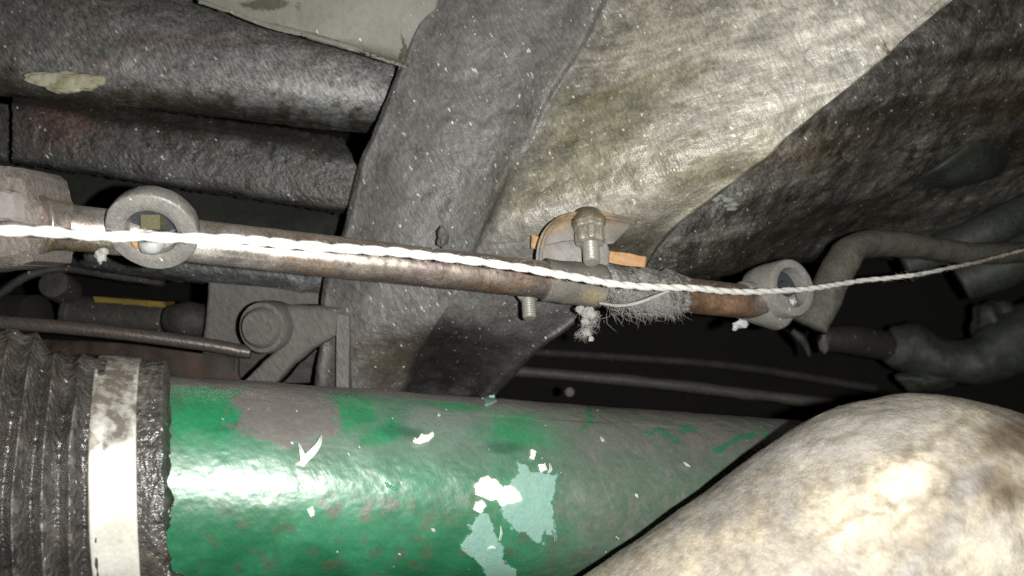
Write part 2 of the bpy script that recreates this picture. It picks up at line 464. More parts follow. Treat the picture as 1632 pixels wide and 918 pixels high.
# big crossmember
ys = [-70, 60, 150, 220, 262, 360, 440, 520, 560, 640, 700]
Lx = [722, 660, 624, 596, 578, 556, 524, 514, 512, 505, 500]
Rx = [985, 925, 868, 838, 812, 765, 735, 690, 668, 640, 630]
Ex = [1610, 1440, 1338, 1252, 1205, 1075, 1010, 905, 850, 775, 720]
dep = [  # left edge, left face, ridge, valley, front 1/3, front 2/3, right edge
    (.625, .615, .600, .605, .570, .548, .540), (.625, .615, .603, .606, .575, .552, .545), (.627, .618, .605, .606, .580, .558, .552),
    (.63, .62, .607, .606, .585, .565, .56), (.635, .622, .61, .606, .59, .572, .57), (.64, .628, .615, .606, .60, .598, .61),
    (.645, .632, .622, .620, .622, .630, .645), (.65, .636, .632, .638, .645, .65, .66), (.655, .64, .648, .672, .685, .68, .675), (.66, .65, .69, .76, .79, .78, .74), (.67, .67, .74, .82, .85, .84, .80)]
rows = []
for y, l, r, e, d in zip(ys, Lx, Rx, Ex, dep):
    l -= 7; e += 6
    rows.append([(l + 30, y, d[0] + .13), (l + 8, y, d[0] + .055), (l + 1, y, d[0] + .014), (l + 6, y, d[0] + .001), (l + 22, y, d[0] - .002), (l + (r - l) * .35, y, d[1]), (l + (r - l) * .8, y, (d[1] + d[2]) / 2), (r, y, d[2]), (r + (e - r) * .07, y, d[3]),
                 (r + (e - r) * .36, y, d[4]), (r + (e - r) * .7, y, d[5]), (e - 22, y, d[6]), (e - 6, y, d[6] + .001), (e - 1, y, d[6] + .012), (e - 6, y, d[6] + .045), (e - 25, y, d[6] + .13)])
def c_cross(px, py, V):
    n = len(px)
    ridge = np.interp(py, ys, Rx)
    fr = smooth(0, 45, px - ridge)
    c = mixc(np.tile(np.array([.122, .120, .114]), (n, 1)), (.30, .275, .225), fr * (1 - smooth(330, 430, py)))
    # greasy olive sweeps on the front face
    fl = fbm(px * .006 + py * .004, (py + px * .22) * .028, 0, 4, 11)
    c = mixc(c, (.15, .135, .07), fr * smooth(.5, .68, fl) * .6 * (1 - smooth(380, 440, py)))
    c = mixc(c, (.12, .11, .05), ell(px, py, 965, 195, 95, 40, .6, -8) * .6 + ell(px, py, 900, 270, 90, 40, .6, -10) * .55)
    c = mixc(c, (.48, .45, .405), fr * smooth(0, 1, ell(px, py, 1330, 40, 230, 130, .8, -40)) * .55)  # broad sheen at the upper right painted into the front face colour
    c = mixc(c, (.07, .055, .03), ell(px, py, 880, 345, 90, 30, .7, 20) * .5 + ell(px, py, 1010, 385, 80, 28, .7) * .6)
    c = mixc(c, (.10, .09, .075), seg(px, py, [(1000, -60), (940, 60), (880, 160), (850, 225), (820, 270), (770, 350)], 30, .9) * .55)
    # shade of the hollow at the foot, painted in as near-black colour
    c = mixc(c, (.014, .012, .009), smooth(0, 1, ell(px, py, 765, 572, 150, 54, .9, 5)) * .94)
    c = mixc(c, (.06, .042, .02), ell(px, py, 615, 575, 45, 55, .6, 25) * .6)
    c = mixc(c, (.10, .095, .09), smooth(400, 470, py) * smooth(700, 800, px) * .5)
    d = .10 + .2 * smooth(.55, .75, fbm(px * .012, py * .03, 1, 4, 21)) * fr
    c = np.concatenate([c, (fr * .9 * (1 - smooth(400, 470, py)) + .02)[:, None]], 1)
    return c, d
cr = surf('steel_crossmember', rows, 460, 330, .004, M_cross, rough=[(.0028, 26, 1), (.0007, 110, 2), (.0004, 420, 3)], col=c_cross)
tag(cr, 'wide dusty grey steel crossmember slanting down from the top centre behind the rod and cord', 'crossmember')

# dark greased face to the right
rows = []
for (y0, x0, d0), (y1, x1, d1), (y2, x2, d2), (y3, x3, d3) in [
        ((-90, 1500, .68), (-120, 1620, .68), (-140, 1760, .72), (-140, 1900, .76)),
        ((60, 1380, .67), (60, 1510, .67), (50, 1640, .70), (40, 1800, .76)),
        ((190, 1200, .66), (190, 1360, .67), (180, 1530, .72), (170, 1760, .80)),
        ((310, 1090, .66), (300, 1250, .68), (280, 1440, .76), (270, 1720, .86)),
        ((400, 1000, .67), (385, 1180, .69), (350, 1380, .80), (330, 1720, .90)),
        ((452, 960, .68), (432, 1150, .71), (400, 1350, .84), (410, 1720, .94)),
        ((462, 960, .74), (440, 1150, .78), (412, 1350, .90), (430, 1720, 1.0))]:
    rows.append([(x0, y0, d0), (x1, y1, d1), (x2, y2, d2), (x3, y3, d3)])
def c_dark(px, py, V):
    n = len(px)
    c = np.tile(np.array([.082, .077, .066]), (n, 1))
    fl = fbm(px * .005, (py + px * .18) * .035, 0, 4, 31)
    c = mixc(c, (.14, .135, .115), smooth(.52, .7, fl) * .8)
    c = mixc(c, (.03, .028, .018), smooth(.5, .34, fl) * .8)
    c = mixc(c, (.10, .06, .02), ell(px, py, 1590, 150, 70, 30, .7) * .4 + ell(px, py, 1280, 240, 120, 30, .8, -10) * .3)
    c = np.concatenate([c, np.full((n, 1), .8)], 1)
    return c, .15 + .3 * smooth(.5, .75, fbm(px * .01, py * .02, 3, 4, 5))
dk = surf('greasy_housing_face', rows, 320, 260, .005, M_darkgrease, rough=[(.005, 22, 5), (.0025, 80, 6), (.0008, 350, 7)], col=c_dark)
tag(dk, 'dark greasy housing face at the upper right beyond the bright crossmember edge', 'housing')

# ------------------------------------------------------------------ left beams
def c_beam(px, py, V):
    n = len(px)
    c = np.tile(np.array([.145, .143, .138]), (n, 1))
    fl = fbm(px * .012, py * .03, 0, 4, 41)
    c = mixc(c, (.10, .06, .045), smooth(.5, .7, fl) * .45)
    c = mixc(c, (.33, .33, .325), ell(px, py, 560, 155, 150, 50, .8, 12) * .75)  # sheen near the right end painted in as a paler tone
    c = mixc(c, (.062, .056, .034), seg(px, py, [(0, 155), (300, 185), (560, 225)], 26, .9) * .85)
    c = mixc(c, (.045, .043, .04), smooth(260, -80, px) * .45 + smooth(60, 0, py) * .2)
    return c, .15 + .25 * smooth(.5, .8, fbm(px * .02, py * .02, 7, 3, 8))
bx = [-160, 0, 150, 300, 450, 560, 612, 645]
def beam_rows(prof):          # prof: list of ((y at x=0), (y at x=620), depth offset)
    out = []
    for y0, y1, dd in prof:
        out.append([(x, y0 + (y1 - y0) * x / 620.0, .655 + .00003 * x + dd) for x in bx])
    return out
upper = thing('tube_beam', P(300, 120, .66), 'upper rounded gritty grey beam at the left under the smooth floor panel', 'beam')
surf('beam_shell', beam_rows([(-150, 30, .10), (-110, 60, .055), (-80, 88, .028), (-40, 102, .010), (20, 125, .0), (80, 150, -.004), (120, 172, .002), (142, 190, .018), (150, 205, .045), (152, 215, .08)]),
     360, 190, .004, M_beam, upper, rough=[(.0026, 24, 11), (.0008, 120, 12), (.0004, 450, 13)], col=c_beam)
# lower flange plate, its right end rounded
flange = thing('flange_rail', P(300, 250, .66), 'flat gritty rail with a rounded end just below the upper beam and above the rod', 'rail')
rows = []
for y0, y1, dd, xe in [(140, 222, .045, 545), (158, 240, .012, 556), (166, 250, .0, 562), (190, 275, -.003, 570), (215, 300, -.003, 566), (240, 325, -.001, 556), (252, 338, .006, 548), (256, 343, .03, 544)]:
    rows.append([(x, y0 + (y1 - y0) * x / 560.0, .665 + dd) for x in np.linspace(20, xe, 8)])
def c_fl(px, py, V):
    c, d = c_beam(px, py, V)
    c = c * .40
    c = mixc(c, (.09, .04, .03), ell(px, py, 100, 200, 60, 40, .8) * .5)
    c = mixc(c, (.01, .01, .01), seg(px, py, [(436, 236), (434, 256)], 3) + seg(px, py, [(460, 242), (458, 258)], 3) + ell(px, py, 240, 232, 8, 4, .4, 25))
    return c, d
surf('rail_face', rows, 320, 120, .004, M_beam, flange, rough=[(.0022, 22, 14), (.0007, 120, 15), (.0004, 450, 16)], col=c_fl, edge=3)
# farther left stub
s = surf('inner_chassis_web', [[(-160, 150, .72), (0, 165, .72), (60, 172, .72)], [(-160, 230, .72), (0, 245, .72), (62, 250, .72)], [(-160, 300, .74), (0, 262, .73), (60, 270, .73)]], 70, 60, .004, M_beam,
         rough=[(.003, 30, 17), (.001, 150, 18)], col=c_fl)
tag(s, 'short dark reddish web of the chassis at the far left edge above the fitting', 'chassis web')
s = surf('recessed_channel', [[(-100, 230, .80), (300, 290, .80), (580, 320, .80)], [(-100, 330, .78), (300, 350, .78), (580, 380, .78)], [(-100, 400, .80), (300, 420, .80), (580, 420, .8)]], 80, 40, .004,
         mat('channel_near_black', col=(.025, .025, .02), col2=(.012, .012, .01), rough=.8, bump=.8, streak=.3), rough=[(.006, 20, 19)])  # near-black base colour for the whole channel
tag(s, 'near-black recessed channel in the shadow between the flat rail and the coppery rod', 'channel')
# lower beam seen under the rod
rows = [[(x, y + (x - 250) * sl, d) for x in np.linspace(-120, 524, 8)] for y, sl, d in [(355, .10, .735), (372, .10, .70), (388, .10, .692), (410, .12, .69), (428, .125, .694), (440, .125, .71), (444, .125, .76)]]
def c_lo(px, py, V):
    c = np.tile(np.array([.10, .103, .105]), (len(px), 1))
    c = mixc(c, (.05, .05, .05), smooth(260, 120, px) * .7)
    return c, .12 + .2 * fbm(px * .02, py * .05, 2, 3, 4)
s = surf('lower_beam', rows, 300, 70, .004, M_beam, rough=[(.0025, 40, 21), (.0012, 150, 22)], col=c_lo, edge=3)
tag(s, 'lower grey beam ending in a ragged black gap just under the coppery rod', 'beam')

# ------------------------------------------------------------------ items in the dark at left
def bx_(name, poly, d0, d1, m, parent=None, rough=((.0012, 90, 1),), **k):
    V, Fc = prism(poly, d0, d1); return build(name, V, Fc, m, parent, None, rough, shade=False, **k)
s = surf('mounting_box', [[(332, 448, .80), (334, 450, .70), (430, 458, .70), (525, 470, .70), (535, 470, .76)], [(328, 500, .80), (330, 502, .70), (430, 510, .70), (520, 515, .70), (535, 515, .76)], [(322, 545, .80), (324, 545, .705), (430, 556, .705), (520, 560, .705), (535, 560, .76)], [(322, 600, .80), (322, 606, .75), (430, 612, .75), (520, 612, .75), (535, 612, .8)]],
         90, 60, .004, M_grey, rough=[(.0012, 60, 3), (.0004, 300, 4)], interp=lin)
tag(s, 'dusty grey mounting box behind the round swivel joint, left of the crossmember foot', 'mounting box')
V, Fc = prism([(128, 472), (262, 484), (268, 500), (262, 530), (118, 522), (114, 500)], .74, .84)
blk = thing('dark_canister', P(190, 500, .74), 'blackish canister with a yellow oily strip along its top, lying above the thin rod', 'canister')
build('canister_body', *sweep([P(112, 500, .78), P(266, 510, .78)], [.0175, .0175], 40, 32), M_dk, blk, None, [(.0008, 120, 2)])
build('canister_rim', *sweep([P(110, 499, .775), P(122, 500, .775)], [.019, .019], 5, 32), M_dk, blk)
build('oil_strip', *prism([(146, 472), (262, 481), (264, 490), (240, 489), (150, 482)], .752, .775), M_yellow, blk, None, [(.0015, 150, 5)], shade=False)
s = build('rounded_plug', *sweep([P(272, 508, .75), P(300, 510, .745), P(322, 512, .75)], [.0125, .0168, .0155], 24, 28), M_dk, None, None, [(.0012, 90, 9)])
tag(s, 'dark rounded plug between the yellow-striped canister and the grey mounting box', 'plug')
s = build('dusty_cap', *lathe(P(85, 452, .74), (0.1, -1, .25), [(.013, -.03), (.0135, -.004), (.0120, .0), (.008, .001), (0, .0012)], 36), M_dk, None, None, [(.001, 120, 9)])
tag(s, 'small dusty round cap in the dark below the left end fitting', 'cap')
s = build('thin_hose', *sweep([P(-60, 505, .72), P(0, 468, .72), P(45, 440, .72), P(100, 428, .73), P(160, 436, .76), P(260, 452, .80)], .0035, 60, 12), M_dk, None, None, [(.0008, 150, 4)])
tag(s, 'thin dirty hose curving over the round cap in the dark at the left', 'hose')
s = build('collar_block', *sweep([P(-60, 500, .76), P(20, 505, .76), P(60, 500, .75)], [.02, .02, .017], 24, 24), M_void, None, None, [(.001, 100, 1)])
tag(s, 'blackened collar in the shadow at the left edge above the thin rod', 'collar')
tr = thing('thin_rod', P(180, 535, .62), 'thin dark steel rod running level from the left edge to the round swivel joint', 'rod')
build('rod_shaft', *sweep([P(-80, 508, .62), P(120, 523, .63), P(300, 545, .645), P(400, 562, .655)], .0052, 80, 20), mat('dark_shiny_rod', col=(.14, .125, .115), col2=(.09, .07, .06), rough=.3, metal=.4, bump=.5, streak=.2), tr, None, [(.0003, 200, 4)])
s = surf('brown_shield', [[(60, 540, .72), (200, 548, .70), (380, 572, .70)], [(60, 575, .71), (200, 590, .70), (380, 600, .70)], [(60, 640, .71), (200, 640, .70), (400, 650, .70)]], 60, 30, .003,
         mat('brown_shield_paint', col=(.032, .026, .021), col2=(.05, .028, .02), rough=.6, bump=.6, var=.4), rough=[(.003, 40, 8)])
tag(s, 'brown rusty shield plate under the thin rod, just above the green pipe', 'shield')
# swivel joint with its arm
sw = thing('swivel_joint', P(430, 520, .63), 'dusty grey round swivel joint with an arm slanting down behind the green pipe', 'joint')
build('joint_boss', *lathe(P(440, 519, .650), (-.22, -1, -.02), [(.0175, -.01), (.0195, .0), (.0198, .018), (.0185, .0215), (.0155, .022), (.0145, .026), (.012, .0285), (0, .029)], 48), M_grey, sw, None, [(.0009, 90, 2)])
build('joint_arm', *prism([(452, 487), (500, 486), (548, 490, .002), (549, 527, .002), (500, 556), (468, 582), (438, 614), (382, 614), (412, 585), (440, 556)], .636, .668, .005, 8), M_grey, sw, None, [(.0012, 60, 5), (.0005, 250, 5)])
s = bx_('support_strut', [(536, 498), (557, 502), (557, 650), (535, 650)], .634, .65, mat('strut_dust', col=(.2, .19, .18), rough=.75, bump=.5, streak=.2))
tag(s, 'light grey upright strut between the swivel joint arm and the crossmember foot', 'strut')

# ------------------------------------------------------------------ coppery rod with its two eyes and clamp
A, B_ = P(60, 357, .455), P(1215, 484, .625)
RR = .0125
rodroot = thing('link_rod', P(620, 420, .54), 'coppery brown link rod with a round eye at each end, behind the white cord', 'link rod')
def c_rod(px, py, V):
    n = len(px)
    c = np.tile(np.array([.40, .33, .28]), (n, 1))
    a = fbm(px * .018, py * .05, 0, 4, 51); b = fbm(px * .012, py * .06, 3, 4, 52)
    c = mixc(c, (.40, .23, .13), smooth(.47, .64, a) * .75)
    c = mixc(c, (.33, .24, .26), smooth(.5, .7, b) * .6)
    c = mixc(c, (.72, .68, .63), (.35 + .65 * smooth(.4, .6, fbm(px * .01, py * .03, 9, 3, 53))) * smooth(760, 400, px) * .9)  # silvery left part, lightened further to stand in for its highlight
    c = mixc(c, (.30, .26, .12), seg(px, py, [(70, 395), (170, 400)], 14) * .7)
    d = .1 + .35 * smooth(560, 900, px) * (1 - smooth(1060, 1100, px)) + .25 * smooth(.5, .8, fbm(px * .02, py * .02, 5, 4, 54))
    c = mixc(c, (.62, .38, .24), ell(px, py, 1150, 485, 40, 25, .6) * .8)
    return c, d
dirv = (B_ - A).normalized()
build('rod_shaft', *sweep([A + dirv * .012, B_], RR, 360, 56), M_rod, rodroot, None, [(.0003, 70, 1), (.00015, 400, 2)], c_rod)
# left eye
axL = Vector((.08, -.77, -.57)).normalized()     # face looks at the camera and down
cL = P(241, 372, .455)
eye = thing('rod_eye', cL, None, None); 
for k in ('label', 'category'): 
    if k in eye.keys(): del eye[k]
eye.parent = rodroot; eye.location = cL - rodroot.location
build('eye_ring', *lathe(cL, axL, [(.0132, -.013), (.0210, -.014), (.0232, -.011), (.0239, -.003), (.0237, -.0008), (.0229, .0), (.0185, .0005), (.0145, .0), (.0137, -.0006), (.0133, -.003)], 72, closed=True), M_eye, eye, None, [(.0005, 90, 1), (.0002, 500, 2)])
def localbox(c, x, y, z, ux, uy, uz):
    V = []
    for sx in (-1, 1):
        for sy in (-1, 1):
            for sz in (-1, 1):
                V.append(Vector(c) + ux * x * sx + uy * y * sy + uz * z * sz)
    return np.array([tuple(v) for v in V]), [[0, 1, 3, 2], [4, 6, 7, 5], [0, 4, 5, 1], [2, 3, 7, 6], [0, 2, 6, 4], [1, 5, 7, 3]]
build('bushing', *lathe(cL - axL * .011, axL, [(.0134, -.002), (.0134, .001), (.006, .002), (0, .002)], 48), M_bush, eye)
X_, Y_, Z_ = Vector((1, 0, 0)), Vector((0, 1, 0)), Vector((0, 0, 1))
build('square_key', *localbox(cL + Vector((-.0005, .006, .0062)), .0052, .006, .0038, X_, Y_, Z_), M_olive, eye, shade=False)
build('pale_cap', *lump(cL + Vector((-.001, .003, -.0055)), .0066, 3, 14, (1, 1, .95), .12), M_white, eye)
build('rust_chip', *lump(cL + Vector((-.0095, .004, -.004)), .0032, 5, 8, (1, .7, 1.1), .3), M_rust, eye)
# right eye
axR = Vector((.44, -.88, .17)).normalized()
cR = P(1263, 458, .615)
eye2 = thing('rod_eye', cR, None, None); eye2.parent = rodroot; eye2.location = cR - rodroot.location
build('eye_ring', *lathe(cR, axR, [(.0140, -.024), (.0195, -.034), (.0212, -.031), (.0220, -.020), (.0216, -.018), (.0216, -.0025), (.0206, .0), (.0176, .0007), (.0148, .0), (.0141, -.003)], 72, closed=True, up=(0, .2, 1)), M_eye, eye2, None, [(.0007, 60, 3), (.0002, 500, 2)])
build('bushing', *lathe(cR - axR * .012, axR, [(.0142, -.002), (.0142, .001), (.007, .003), (.006, .008), (0, .008)], 40), M_bush, eye2)
build('grease_bead', *lump(cR + axR * .0 + Vector((-.0005, -.001, -.0105)), .0028, 8, 8), M_white, eye2)
build('eye_neck', *sweep([P(1180, 478, .62), P(1240, 487, .637)], [.0137, .019], 14, 36), M_eye, eye2, None, [(.0008, 80, 4)])
# end fitting at the left edge
fit = thing('end_fitting', P(20, 330, .46), 'knobbly brown fitting at the far left end of the link rod', 'fitting')
def rblob(name, poly, d0, d1, m, parent, seed):
    V, Fc = prism(poly, d0, d1, .006 if 'body' in name else .002, 8); k = 1 if 'body' in name else .25
    return build(name, V, Fc, m, parent, None, [(.0010 * k, 60, seed), (.0005 * k, 250, seed)], sharp=True)
rblob('fitting_body', [(-60, 272), (0, 263), (34, 265), (46, 276), (56, 312), (70, 326), (72, 390), (58, 398), (54, 416), (26, 423), (-60, 432)], .446, .49, mat('brown_dirty_casting', col=(.24, .215, .195), col2=(.15, .13, .115), rough=.4, var=.3, bump=.7, bdist=.0007, streak=.25, speck=.8, coat=.5), fit, 3)
rblob('fitting_face', [(-60, 303), (6, 300), (22, 306), (27, 345), (20, 352), (-60, 354)], .436, .46, mat('pinkish_grey_face', col=(.36, .33, .32), rough=.5, bump=.4, var=.12), fit, 4)
build('fitting_neck', *sweep([P(66, 358, .452), P(84, 359, .456), P(112, 361, .461)], [.0158, .0142, .0128], 16, 36), M_rod, fit, None, [(.0006, 90, 5)], c_rod)
# clamp saddle round the rod
def rodpt(px):
    """point on rod axis at picture x"""
    k = (px - 816) / F
    t = (k * A.y - A.x) / ((B_.x - A.x) - k * (B_.y - A.y)); return A + (B_ - A) * t
clampR = thing('hanger_clamp', rodpt(915), 'hanger clamp with a domed plate and greasy nut gripping the rod at its middle', 'clamp')
V, Fc = sweep([rodpt(868), rodpt(957)], .0146, 30, 48)
def c_clamp(px, py, V):
    c = np.tile(np.array([.17, .155, .135]), (len(px), 1))
    c = mixc(c, (.30, .26, .16), ell(px, py, 945, 475, 18, 12, .6)); return c, .2 + .2 * fbm(px * .04, py * .04, 1, 3, 3)
build('saddle', V, Fc, M_bracket, clampR, None, [(.0012, 80, 6), (.0004, 400, 7)], c_clamp)
def c_plate(px, py, V):
    n = len(px)
    c = np.tile(np.array([.27, .255, .24]), (n, 1))
    c = mixc(c, (.20, .13, .075), smooth(385, 350, py) * .85)
    c = mixc(c, (.36, .27, .16), seg(px, py, [(862, 395), (872, 366), (892, 349), (925, 340), (975, 346), (1035, 360)], 6) * .8)
    c = mixc(c, (.13, .12, .105), smooth(965, 985, px) * .7)
    return c, .12
# cupped plate: rim stands forward of its floor
arc = [(858, 440), (857, 415), (859, 392), (868, 368), (886, 350), (912, 341), (945, 339), (985, 345), (1040, 357)]
arc = catmull(np.array(arc, float), 90)
low = np.array([(905, 440), (905, 430), (908, 420), (915, 405), (925, 395), (935, 390), (950, 388), (968, 388), (985, 386)], float); low = catmull(low, 90)
rows = []
dA = .572
for t, dd in [(0, .012), (.01, .002), (.035, -.0015), (.075, .0), (.12, .007), (.3, .010), (.6, .010), (1, .008)]:
    rows.append([(a[0] * (1 - t) + l[0] * t, a[1] * (1 - t) + l[1] * t, dA + dd - .004 * smooth(350, 430, a[1] * (1 - t) + l[1] * t)) for a, l in zip(arc[::6], low[::6])])
surf('domed_plate', rows, 120, 50, .0025, M_bracket, clampR, rough=[(.0005, 90, 3)], col=c_plate)
V, Fc = prism([(900, 384), (966, 380), (972, 400), (968, 452), (870, 452), (860, 436), (862, 392)], .577, .582, .001)
build('plate_web', V, Fc, M_bracket, clampR, None, [(.0004, 60, 2)], c_plate)
nutax = Vector((.02, -.50, -.86)).normalized()
nb = P(938, 349, .576)
build('flange_nut', *lathe(nb, nutax, [(.0090, -.004), (.0108, .0), (.0114, .0012), (.0114, .0040), (.0108, .0046), (.0096, .0048)], 60), M_bracket_dark, clampR, None, [(.0004, 260, 7)])
build('hex_head', *lathe(nb, nutax, [(.0098, .0030), (.0098, .0082), (.0088, .0090), (.0088, .0104), (.0096, .0112), (.0096, .0185), (.0086, .0202), (.0058, .0206)], 84, up=(1, .3, 0), ridges=7), M_nut, clampR)
def threaded(c, ax, r, h0, h1, pitch=.00165):
    prof = []; h = h0
    while h < h1 - .001:
        prof += [(r, h), (r * .88, h + pitch * .5)]; h += pitch
    prof += [(r * .97, h1 - .001), (r * .8, h1), (0.0, h1 + .0002)]
    return lathe(c, ax, prof, 36)
build('threaded_stud', *threaded(nb, nutax, .0058, .018, .0350), M_thread, clampR, shade=True)
st2 = P(842, 476, .585); ax2 = Vector((.05, -.45, -.9)).normalized()
build('lower_stud', *threaded(st2, ax2, .0049, -.002, .0150), M_thread, clampR)
build('lower_nut', *lathe(st2, ax2, [(.0075, -.008), (.0078, -.001), (.006, .001)], 36, sides=6), M_thread, clampR)
bar = bx_('rusty_flat_bar', [(846, 374), (900, 385), (970, 400), (1005, 404), (1031, 409), (1028, 427), (1000, 424), (966, 418), (900, 404), (846, 396)], .590, .598, M_rust, rough=((.0011, 180, 3),))
tag(bar, 'orange rusty flat bar poking out on both sides behind the domed clamp plate', 'bar')

# ------------------------------------------------------------------ green pipe and boot, one axis
PA, PB = P(400, 770, .466), P(1300, 798, .602)
pd = (PB - PA).normalized(); PR = .0555
pA = np.array(PA); pD = np.array(pd)
pipe = thing('green_pipe', P(800, 800, .53), 'thick green painted pipe with peeling patches running across the bottom of the picture', 'pipe')
NZ = lambda px, py, s=.01, q=0, sd=0: fbm(px * s, py * s, q, 4, sd)
def c_green(px, py, V):
    n = len(px)
    c = np.tile(np.array([.013, .118, .052]), (n, 1))
    c = mixc(c, (.035, .21, .11), smooth(.45, .65, NZ(px, py, .012, 0, 61)) * .5)
    # chalky, thinly dusted upper side
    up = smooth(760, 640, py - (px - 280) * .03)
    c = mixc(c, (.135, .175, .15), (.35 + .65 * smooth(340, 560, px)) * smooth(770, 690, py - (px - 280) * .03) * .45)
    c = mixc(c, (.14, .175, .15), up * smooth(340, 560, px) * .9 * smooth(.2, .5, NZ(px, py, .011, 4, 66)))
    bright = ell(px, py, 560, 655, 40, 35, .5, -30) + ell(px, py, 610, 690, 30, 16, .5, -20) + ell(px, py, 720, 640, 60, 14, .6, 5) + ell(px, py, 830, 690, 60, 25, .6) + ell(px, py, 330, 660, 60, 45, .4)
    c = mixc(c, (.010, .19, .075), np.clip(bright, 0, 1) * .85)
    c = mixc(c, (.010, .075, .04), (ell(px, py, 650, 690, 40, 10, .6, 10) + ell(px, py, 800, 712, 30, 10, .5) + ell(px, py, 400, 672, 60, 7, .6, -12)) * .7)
    c = mixc(c, (.13, .065, .055), seg(px, py, [(500, 800), (620, 810), (760, 800)], 12, .9) * smooth(.45, .7, NZ(px, py, .07, 2, 64)) * .6)
    c = mixc(c, (.10, .05, .04), smooth(.58, .72, NZ(px, py, .05, 6, 65)) * smooth(780, 830, py) * .35)
    d = ell(px, py, 455, 655, 90, 56, .30, 10) * .95
    d = np.maximum(d, ell(px, py, 430, 612, 130, 16, .4, 3) * .8)
    top = np.interp(px, [280, 550, 800, 1050, 1300], [603, 612, 635, 650, 668])
    d = np.maximum(d, smooth(26, 6, py - top) * .85)
    reg = smooth(800, 1000, px) * smooth(770, 690, py - (px - 1000) * .05)
    d = np.maximum(d, reg * (.60 + .55 * (NZ(px, py, .016, 3, 67) - .5)))
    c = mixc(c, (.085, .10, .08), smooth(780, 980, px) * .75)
    d = np.maximum(d, smooth(800, 980, px) * (.34 + .4 * (NZ(px, py, .013, 5, 68) - .5)) + .04)
    d = np.maximum(d, ell(px, py, 930, 800, 70, 55, .6) * .52)
    for ln in ([(940, 650), (944, 668), (930, 685)], [(1030, 685), (1055, 690), (1080, 705)], [(1085, 680), (1110, 686)], [(1140, 718), (1165, 708), (1200, 694)], [(1215, 690), (1228, 698)]):
        m = seg(px, py, ln, 4.5, .6); d = d * (1 - m * .55); c = mixc(c, (.014, .15, .065), m * .8)
    return c, d
t0 = -.18; t1 = .62
def cylgrid(C0, C1, nl, ns, Rf, th0=0, th1=2 * math.pi):
    """sweep with parametric radius Rf(u(world m), theta); theta measured from straight up, positive towards the camera"""
    C0 = np.array(C0); C1 = np.array(C1); ax = C1 - C0; L = np.linalg.norm(ax); ax /= L
    upv = np.array([0, 0, 1.0]); upv -= ax * ax.dot(upv); upv /= np.linalg.norm(upv)
    fw = np.cross(ax, upv); fw = fw if fw[1] < 0 else -fw
    u = np.linspace(0, L, nl)[:, None]; th = np.linspace(0, 2 * np.pi, ns, endpoint=False)
    th = th - .55 * np.sin(th - 1.2) ; th = th[None, :]
    R = Rf(u + 0 * th, th + 0 * u)
    V = C0[None, None, :] + u[:, :, None] * ax + R[:, :, None] * (np.cos(th)[:, :, None] * upv + np.sin(th)[:, :, None] * fw)
    idx = np.arange(nl * ns).reshape(nl, ns); j2 = np.roll(idx, -1, axis=1)
    q = np.stack([idx[:-1], j2[:-1], j2[1:], idx[1:]], -1).reshape(-1, 4)
    return V.reshape(-1, 3), q.tolist()
def RP(u, th):
    return PR + .0006 * (2 * fbm(u * 40, th * 2.2, 0, 3, 71) - 1) + .00022 * (2 * fbm(u * 260, th * 14, 0, 3, 72) - 1)
V, Fc = cylgrid(PA - pd * .08, PA + pd * .62, 520, 340, RP)
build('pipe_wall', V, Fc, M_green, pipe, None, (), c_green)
def on_pipe(px, py, off):
    """ray through a photo point onto the pipe surface"""
    d = np.stack([(px - 816) / F, np.ones_like(px), -(py - 459) / F], -1)
    R = PR + off
    m = d - (d @ pD)[:, None] * pD; w = -pA + (pA @ pD) * pD
    a = (m * m).sum(1); b = 2 * (m @ w); c = (w @ w) - R * R
    disc = np.maximum(b * b - 4 * a * c, 0); t = (-b - np.sqrt(disc)) / (2 * a)
    return d * t[:, None]
def patch(name, poly, m, off=.0005, cell=1.6, jag=5.0, seed=0, thick=.0005, lab=None, par=None, bumpy=0.0):
    xs = [p[0] for p in poly]; y_ = [p[1] for p in poly]
    gx = np.arange(min(xs) - 8, max(xs) + 8, cell); gy = np.arange(min(y_) - 8, max(y_) + 8, cell)
    X, Y = np.meshgrid(gx, gy)
    cx, cy = X[:-1, :-1] + cell / 2, Y[:-1, :-1] + cell / 2
    jx = (fbm(cx * .11, cy * .11, seed, 4, 81) - .5) * 2 * jag; jy = (fbm(cx * .11, cy * .11, seed + 9, 4, 82) - .5) * 2 * jag
    keep = inpoly(cx + jx, cy + jy, poly)
    idx = np.arange(X.size).reshape(X.shape)
    q = np.stack([idx[:-1, :-1], idx[1:, :-1], idx[1:, 1:], idx[:-1, 1:]], -1)[keep]
    used, inv = np.unique(q, return_inverse=True); q = inv.reshape(-1, 4)
    ux, uy = X.ravel()[used], Y.ravel()[used]
    o_ = off + bumpy * fbm(ux * .06, uy * .06, seed, 3, 83)
    V = on_pipe(ux, uy, o_); Bk = on_pipe(ux, uy, off * 0 - thick)
    n = len(V); Fc = q.tolist()
    from collections import Counter
    E = Counter(); 
    for f in Fc:
        for a, b in zip(f, f[1:] + f[:1]): E[(min(a, b), max(a, b))] += 1
    side = []
    for f in Fc:
        for a, b in zip(f, f[1:] + f[:1]):
            if E[(min(a, b), max(a, b))] == 1: side.append([b, a, a + n, b + n])
    return build(name, np.vstack([V, Bk]), Fc + side, m, par or pipe, label=lab)
patch('bare_primer_patch', [(825, 733), (838, 742), (846, 752), (862, 752), (872, 758), (890, 753), (885, 775), (880, 800), (883, 830), (886, 860), (868, 845), (862, 868), (850, 862), (838, 850), (820, 845), (800, 822), (798, 808), (815, 796), (808, 785), (812, 768), (824, 758)], M_teal, jag=6, seed=1, bumpy=.0005, lab='pale teal patch where the green paint has peeled off')
